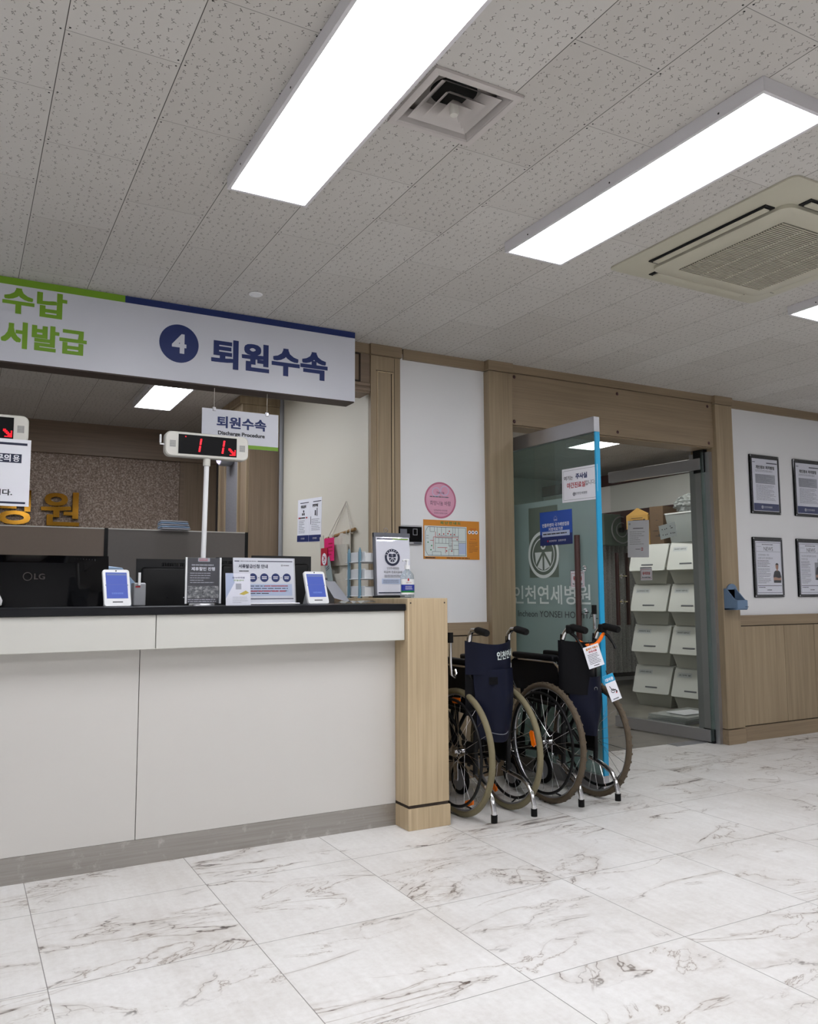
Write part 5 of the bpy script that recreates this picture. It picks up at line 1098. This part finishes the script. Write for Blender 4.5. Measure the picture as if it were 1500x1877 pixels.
# ------------------------------------------------------------------ wheelchairs
def wheel(root, x, yc, R, side, tyre_mat, rim_mat, hand_mat, refl, phase, knobby=False):
    c = (x, yc, R)
    w_ = obj('rear_wheel', B().torus(c, R-.030, .007, 'x', 64, 8), rim_mat, root, True)
    b = B().torus(c, R-.0155, .0152, 'x', 72, 10)
    if knobby:
        for i in range(90):
            a = 2*PI*i/90; cc = Vector((x, yc+math.cos(a)*(R-.001), R+math.sin(a)*(R-.001)))
            t_ = Vector((0, -math.sin(a), math.cos(a))); nn = Vector((0, math.cos(a), math.sin(a)))
            s_ = (1 if i % 2 else -1)*.006; o_ = cc+Vector((s_, 0, 0))
            q = [o_+t_*u*.005+Vector((v_*.006, 0, 0))+nn*w__ for w__ in (-.003, .0004) for (u, v_) in ((-1,-1),(1,-1),(1,1),(-1,1))]
            b.hexa(q)
    obj('tyre', b, tyre_mat, w_, True)
    obj('hub', B().cyl((x-.03, yc, R), (x+.03, yc, R), .014, 16).cyl((x-.024, yc, R), (x-.020, yc, R), .026, 20).cyl((x+.020, yc, R), (x+.024, yc, R), .026, 20), 'chrome', w_, True)
    for i in range(24):
        a = 2*PI*i/24+phase; s_ = 1 if i % 2 else -1; lean = .75*(1 if (i//2) % 2 else -1)
        ha = a+lean; obj('spoke', B().tube([(x+s_*.022, yc+.025*math.cos(ha), R+.025*math.sin(ha)), (x, yc+(R-.034)*math.cos(a), R+(R-.034)*math.sin(a))], .0011, 4), 'chrome', w_)
    hx = x+side*.034; hb = B().torus((hx, yc, R), R-.055, .0075, 'x', 60, 8)
    obj('hand_rim', hb, hand_mat, w_, True); b = B()
    for i in range(6):
        a = 2*PI*i/6+phase; b.tube([(x, yc+(R-.034)*math.cos(a), R+(R-.034)*math.sin(a)), (hx, yc+(R-.053)*math.cos(a), R+(R-.053)*math.sin(a))], .004, 6)
    obj('hand_rim_mount', b, hand_mat, w_)
    for a in refl:
        b = B(); r_ = R-.062
        pts = [(x-.004, yc+(r_+e*.014)*math.cos(a+t_), R+(r_+e*.014)*math.sin(a+t_)) for (t_, e) in ((-.16, 0), (-.12, 1), (.12, 1), (.16, 0), (.12, -1), (-.12, -1))]
        obj('reflector', B().prism(pts, (.008, 0, 0)), 'orange', w_)
    return w_
def wheelchair(x0, x1, yc, R, lab, style):
    o = thing('wheelchair', lab, 'wheelchair', ((x0+x1)/2, yc, 0), 0, 'folded wheelchairs beside the counter')
    tm = 'tyre_olive' if style == 1 else 'tyre_brown'
    fr = 'black'
    wheel(o, x0, yc, R, -1, tm, 'alu', 'black', (-1.95, 1.5, -.3) if style == 1 else (), .1, style == 2)
    wheel(o, x1, yc, R, 1, tm, 'alu', 'black', (PI-.3, -1.1) if style == 1 else (), .35, style == 2)
    i0, i1 = x0+.042, x1-.042; yb = yc-.10; q0, q1 = (i0-.048, i1-.012) if style == 1 else (i0-.014, i1-.014)
    for s_, xi in ((-1, i0), (1, i1)):
        b = B().tube([(xi, yb+.015, .20), (xi, yb, .62), ((q0, q1)[s_ > 0], yb-.008, .72), ((q0, q1)[s_ > 0], yb-.01, .80), ((q0, q1)[s_ > 0], yb-.02, .88)], .0125, 10)
        b.tube([(xi, yb+.01, .27), (xi, yc+.30, .24), (xi, yc+.42, .26), (xi, yc+.46, .36), (xi, yc+.43, .50)], .0115, 10)
        b.tube([(xi, yb+.01, .50), (xi, yc+.40, .52), (xi, yc+.52, .48), (xi, yc+.56, .30), (xi, yc+.60, .16)], .0115, 10)
        b.tube([(xi, yc+.40, .20), (xi, yc+.40, .52)], .0115, 10)
        b.cyl((xi-.02*s_*0, yc, R), (xi+s_*.045, yc, R), .010, 10).rbox(xi-.008, yb-.0, R-.06, xi+.008, yc+.03, R+.05, .004)
        obj('side_frame', b, fr, o, True)
        # armrest with skirt guard
        ar = obj('armrest', B().rbox(xi-.022, yb+.06, .735, xi+.022, yb+.43, .765, .010, 3), 'black_vinyl', o, True)
        obj('armrest_tube', B().tube([(xi, yb+.0, .56), (xi, yb+.03, .70), (xi, yb+.07, .73), (xi, yb+.42, .73), (xi, yb+.47, .70), (xi, yb+.47, .53)], .0105, 8), 'chrome', ar, True)
        obj('skirt_guard', B().rbox(xi-.003, yb+.04, .545, xi+.003, yb+.455, .725, .002), 'black_vinyl', ar)
        # parking brake
        pb_ = obj('parking_brake', B().tube([(xi+s_*.015, yc+.30, .56), (xi+s_*.03, yc+.33, .62), (xi+s_*.035, yc+.35, .69)], .007, 8).rbox(xi-.004+s_*.012, yc+.25, .535, xi+.004+s_*.024, yc+.34, .565, .003), 'chrome', o, True)
        obj('brake_grip', B().cyl((xi+s_*.035, yc+.347, .68), (xi+s_*.037, yc+.36, .75), .012, 10), 'rubber', pb_, True)
        # caster and fork
        cs = obj('front_caster', B().cyl((xi-.014, yc+.37, .082), (xi+.014, yc+.37, .082), .058, 20), 'grey_plastic', o, True)
        obj('caster_tyre', B().torus((xi, yc+.37, .082), .066, .016, 'x', 30, 8), 'rubber', cs, True)
        obj('caster_fork', B().rbox(xi-.026, yc+.355, .075, xi-.018, yc+.40, .19, .003).rbox(xi+.018, yc+.355, .075, xi+.026, yc+.40, .19, .003).rbox(xi-.026, yc+.365, .18, xi+.026, yc+.42, .20, .003), 'chrome' if style == 1 else 'black', cs)
        obj('footrest', B().rbox(xi-.010*s_-.006, yc+.53, .12, xi-.010*s_+.006, yc+.68, .24, .005), 'black', o)
        # anti tip bar
        ty_ = yc-.27 if style == 1 else yc-.235; xf = xi+s_*(.018 if style == 1 else .012)
        ab = obj('anti_tip_bar', B().tube([(xi, yb+.06, .215), (xi, yb-.0, .205), (xf, ty_+.09, .185), (xf, ty_+.045, .165), (xf, ty_+.015, .13), (xf, ty_, .08), (xf, ty_, .05)], .0125, 10), 'chrome', o, True)
        obj('rubber_tip', B().cyl((xf, ty_, .026), (xf, ty_, .062), .0155, 14), 'rubber', ab, True)
    # cross brace and seat fold
    for yk in (yc-.02, yc+.22): obj('cross_brace', B().tube([(i0, yk, .24), (i1, yk+.01, .53)], .010, 8).tube([(i1, yk+.012, .24), (i0, yk+.02, .53)], .010, 8), fr, o, True)
    cx = (i0+i1)/2
    obj('seat', B().prism([(i0, yb+.04, .50), (cx-.012, yb+.04, .70), (cx, yb+.04, .705), (cx+.012, yb+.04, .70), (i1, yb+.04, .50), (cx, yb+.04, .66)], (0, .38, 0)), 'black_vinyl', o)
    return o, q0, q1, yb
def sheet_grid(fn, nu, nv, th=.004):
    b = B(); vs = []; e = 1e-3
    for s_ in (0, 1):
        for j in range(nv+1):
            for i in range(nu+1):
                q = Vector(fn(i/nu, j/nv)); vs.append(q+Vector((0, th*s_, 0)))
    N = (nu+1)*(nv+1); fs = []; I = lambda i, j, s_: s_*N+j*(nu+1)+i
    for j in range(nv):
        for i in range(nu): fs += [(I(i,j,0), I(i+1,j,0), I(i+1,j+1,0), I(i,j+1,0)), (I(i,j,1), I(i,j+1,1), I(i+1,j+1,1), I(i+1,j,1))]
    for i in range(nu): fs += [(I(i,0,0), I(i,0,1), I(i+1,0,1), I(i+1,0,0)), (I(i,nv,0), I(i+1,nv,0), I(i+1,nv,1), I(i,nv,1))]
    for j in range(nv): fs += [(I(0,j,0), I(0,j+1,0), I(0,j+1,1), I(0,j,1)), (I(nu,j,0), I(nu,j,1), I(nu,j+1,1), I(nu,j+1,0))]
    return b.add(vs, fs)
# chair one: navy back with printed band and big pocket
wc1, i0, i1, yb = wheelchair(2.225, 2.505, 3.575, .312, 'folded wheelchair with a navy back pocket and lettered band, nearer the pillar', 1)
bulge = lambda u: .075*math.sin(PI*u)**.8
obj('backrest', sheet_grid(lambda u, v_: (i0-.02+(i1-i0+.04)*u, yb-.012-bulge(u), .70+.165*v_-(.020*math.sin(PI*u) if v_ > .5 else 0)), 18, 8), 'navy_vinyl', wc1, True)
obj('back_cover', sheet_grid(lambda u, v_: (i0-.012+(i1-i0+.024)*u, yb+.004-.055*math.sin(PI*u), .50+.21*v_), 12, 4), 'black_vinyl', wc1, True)
pk_ = obj('back_pocket', sheet_grid(lambda u, v_: (i0+.012+(i1-i0+.004)*(.5+(u-.5)*(1-.22*(1-v_)**2)), yb-.03-.07*math.sin(PI*u)-.012*math.sin(PI*v_), .395+.33*v_-.02*math.sin(PI*u)*(1-v_)), 16, 12), 'navy_vinyl', wc1, True)
obj('pocket_window', B().box((i0+i1)/2-.06, yb-.106, .655, (i0+i1)/2-.01, yb-.1035, .690), 'black_vinyl', pk_)
obj('pocket_piping', B().tube([(i0+.045+(i1-i0-.065)*t_/10, yb-.036-.078*math.sin(PI*t_/10), .435-.02*math.sin(PI*t_/10)) for t_ in range(11)], .0022, 6), 'ink_grey', pk_)
p = Panel(None, (0, 0, 0), X, Z); p.text('x', 'map_white', '인천연세병', 0, 0, w=.165, h=.042, bold=.03); tbm = p.parts[('x', 'map_white')]; nv_ = []
for q in tbm.v:
    xx = i0+.125+q[0]+.07; u = (xx-(i0-.02))/(i1-i0+.04); u = min(max(u, .0), 1.0)
    vv = (.792+q[2]-.70)/.165; nv_.append((i0-.02+(i1-i0+.04)*u, yb-.012-bulge(u)-.005, .802+q[2]-.012*math.sin(PI*u)))
tbm.v = nv_; obj('band_lettering', tbm, 'map_white', wc1)
for s_, xi in ((-1, i0), (1, i1)):
    ph = obj('push_handle', B().tube([(xi, yb-.02, .86), (xi, yb-.026, .892), (xi+.002*s_, yb-.05, .915), (xi, yb-.09, .918)], .012, 10), 'chrome', wc1, True)
    obj('grip', B().tube([(xi, yb-.085, .918), (xi, yb-.10, .917), (xi, yb-.165, .908), (xi, yb-.178, .906)], [.014, .0175, .0175, .015], 14), 'rubber', ph, True)
# U shaped lever at the left of chair one
lv = obj('swing_lever', B().tube([(i0-.035, yb+.06, .72), (i0-.034, yb+.05, .70), (i0-.05, yb+.04, .685), (i0-.075, yb+.03, .70), (i0-.085, yb+.02, .76), (i0-.085, yb+.02, .86)], .0075, 10), 'chrome', wc1, True)
obj('lever_cap', B().cyl((i0-.085, yb+.02, .855), (i0-.085, yb+.02, .905), .014, 12), 'rubber', lv, True)
# chair two: black back, brake levers, tags
wc2, j0, j1, yd = wheelchair(2.765, 3.068, 3.565, .312, 'folded wheelchair with black back and brake handles, nearer the glass door', 2)
bul2 = lambda u: .10*math.sin(PI*u)
obj('backrest', sheet_grid(lambda u, v_: (j0-.02+(j1-j0+.02)*u, yd-.008-bul2(u), .58+.27*v_-.01*math.sin(PI*u)), 16, 6), 'black_vinyl', wc2, True)
pk2 = obj('back_pocket', sheet_grid(lambda u, v_: (j0+.02+(j1-j0-.0)*(.5+(u-.5)*(.35+.65*min(1, v_*2.2))), yd-.03-.085*math.sin(PI*u)-.01*math.sin(PI*v_), .36+.30*v_), 16, 12), 'navy_vinyl', wc2, True)
obj('orange_trim', B().tube([(j0+.05+(j1-j0-.03)*t_/10, yd-.07-.05*math.sin(PI*t_/10), .85-.028*math.sin(PI*t_/10*1.6)) for t_ in range(11)], .0095, 8), 'orange', wc2, True)
obj('snap_button', B().torus((j0+.13, yd-.118, .60), .009, .003, 'y', 16, 6), 'chrome', pk2)
for s_, xi in ((-1, j0), (1, j1)):
    ph = obj('push_handle', B().tube([(xi, yd-.02, .855), (xi+.004, yd-.03, .885), (xi+.01, yd-.05, .91), (xi+.015, yd-.08, .918)], .012, 10), 'chrome', wc2, True)
    obj('grip', B().tube([(xi+.013, yd-.07, .918), (xi+.016, yd-.085, .918), (xi+.022, yd-.17, .905), (xi+.023, yd-.18, .903)], [.015, .0185, .0185, .016], 14), 'rubber', ph, True)
    obj('brake_clamp', B().rbox(xi-.006, yd-.085, .885, xi+.030, yd-.05, .93, .006), 'black', ph)
    obj('brake_lever', B().tube([(xi+.012, yd-.07, .89), (xi+.016, yd-.105, .87), (xi+.02, yd-.14, .83), (xi+.022, yd-.155, .805)], [.010, .008, .006, .007], 10), 'black', ph, True)
lv = obj('upright_rod', B().cyl((j1+.018, yd+.0, .90), (j1+.018, yd+.0, .985), .008, 10), 'chrome', wc2, True); obj('rod_cap', B().cyl((j1+.018, yd, .98), (j1+.018, yd, 1.03), .014, 12), 'rubber', lv, True)
# two tags hanging on chair two
def tagcard(c, w_, h_, rot, name, lab):
    o = thing(name, lab, 'tag', (c[0], c[1], c[2]-h_/2), 0, None)
    U_ = (X*math.cos(rot)+Z*math.sin(rot)); V_ = (Z*math.cos(rot)-X*math.sin(rot)); q = Vector((.35, -1, 0)).normalized(); Ud = Vector((math.cos(rot)*.94, math.cos(rot)*-.34, math.sin(rot))); Vd = Vector((-math.sin(rot)*.94, math.sin(rot)*.34, math.cos(rot)))
    return Panel(o, Vector(c)-Ud*w_/2-Vd*h_/2, Ud, Vd)
p = tagcard((2.850, 3.272, .775), .085, .112, math.radians(17), 'caution_tag', 'white caution tag with orange heading hanging on the second wheelchair')
p.slab('card', 'paper', 0, 0, .085, .112, -.002, 0); p.text('heading_orange', 'orange_map', '휠체어 이용시', .045, .098, w=.066, h=.012, bold=.03); p.text('heading_red', 'crimson', '주의사항', .045, .082, w=.046, h=.011, bold=.03); p.lines('body_text', 'ink', .012, .018, .074, .072, 7, .32, 3); p.lines('footer', 'ink', .03, .006, .06, .013, 1, .6, 2); p.slab('loop', 'ink', .040, .112, .044, .14, -.002, -.001); p.done()
p = tagcard((2.968, 3.272, .612), .058, .138, math.radians(20), 'wheelchair_tag', 'narrow tag with cyan heading and a wheelchair picture')
p.slab('card', 'paper', 0, 0, .058, .138, -.002, 0); p.rect('cyan_heading', 'cyan_tape', 0, .098, .058, .138, .0005); p.text('heading_text', 'paper', '대여용', .029, .113, w=.046, h=.018, d=.001, bold=.03)
p.disc('wheelchair_picture', 'ink', .026, .052, .011, .001, 20, .008); p.disc('wheelchair_picture', 'ink', .044, .043, .005, .001, 12); p.poly('wheelchair_picture', 'ink', [(.014, .08), (.017, .08), (.026, .058), (.042, .056), (.048, .044), (.044, .044), (.039, .052), (.024, .052)], .0012)
p.poly('red_mark', 'red_ink', [(.036, .036), (.045, .034), (.042, .042)], .0014); p.lines('footer', 'ink_grey', .012, .006, .048, .014, 1, .7, 4); p.slab('loop', 'ink', .026, .138, .030, .16, -.002, -.001); p.done()
bpy.context.view_layer.update()
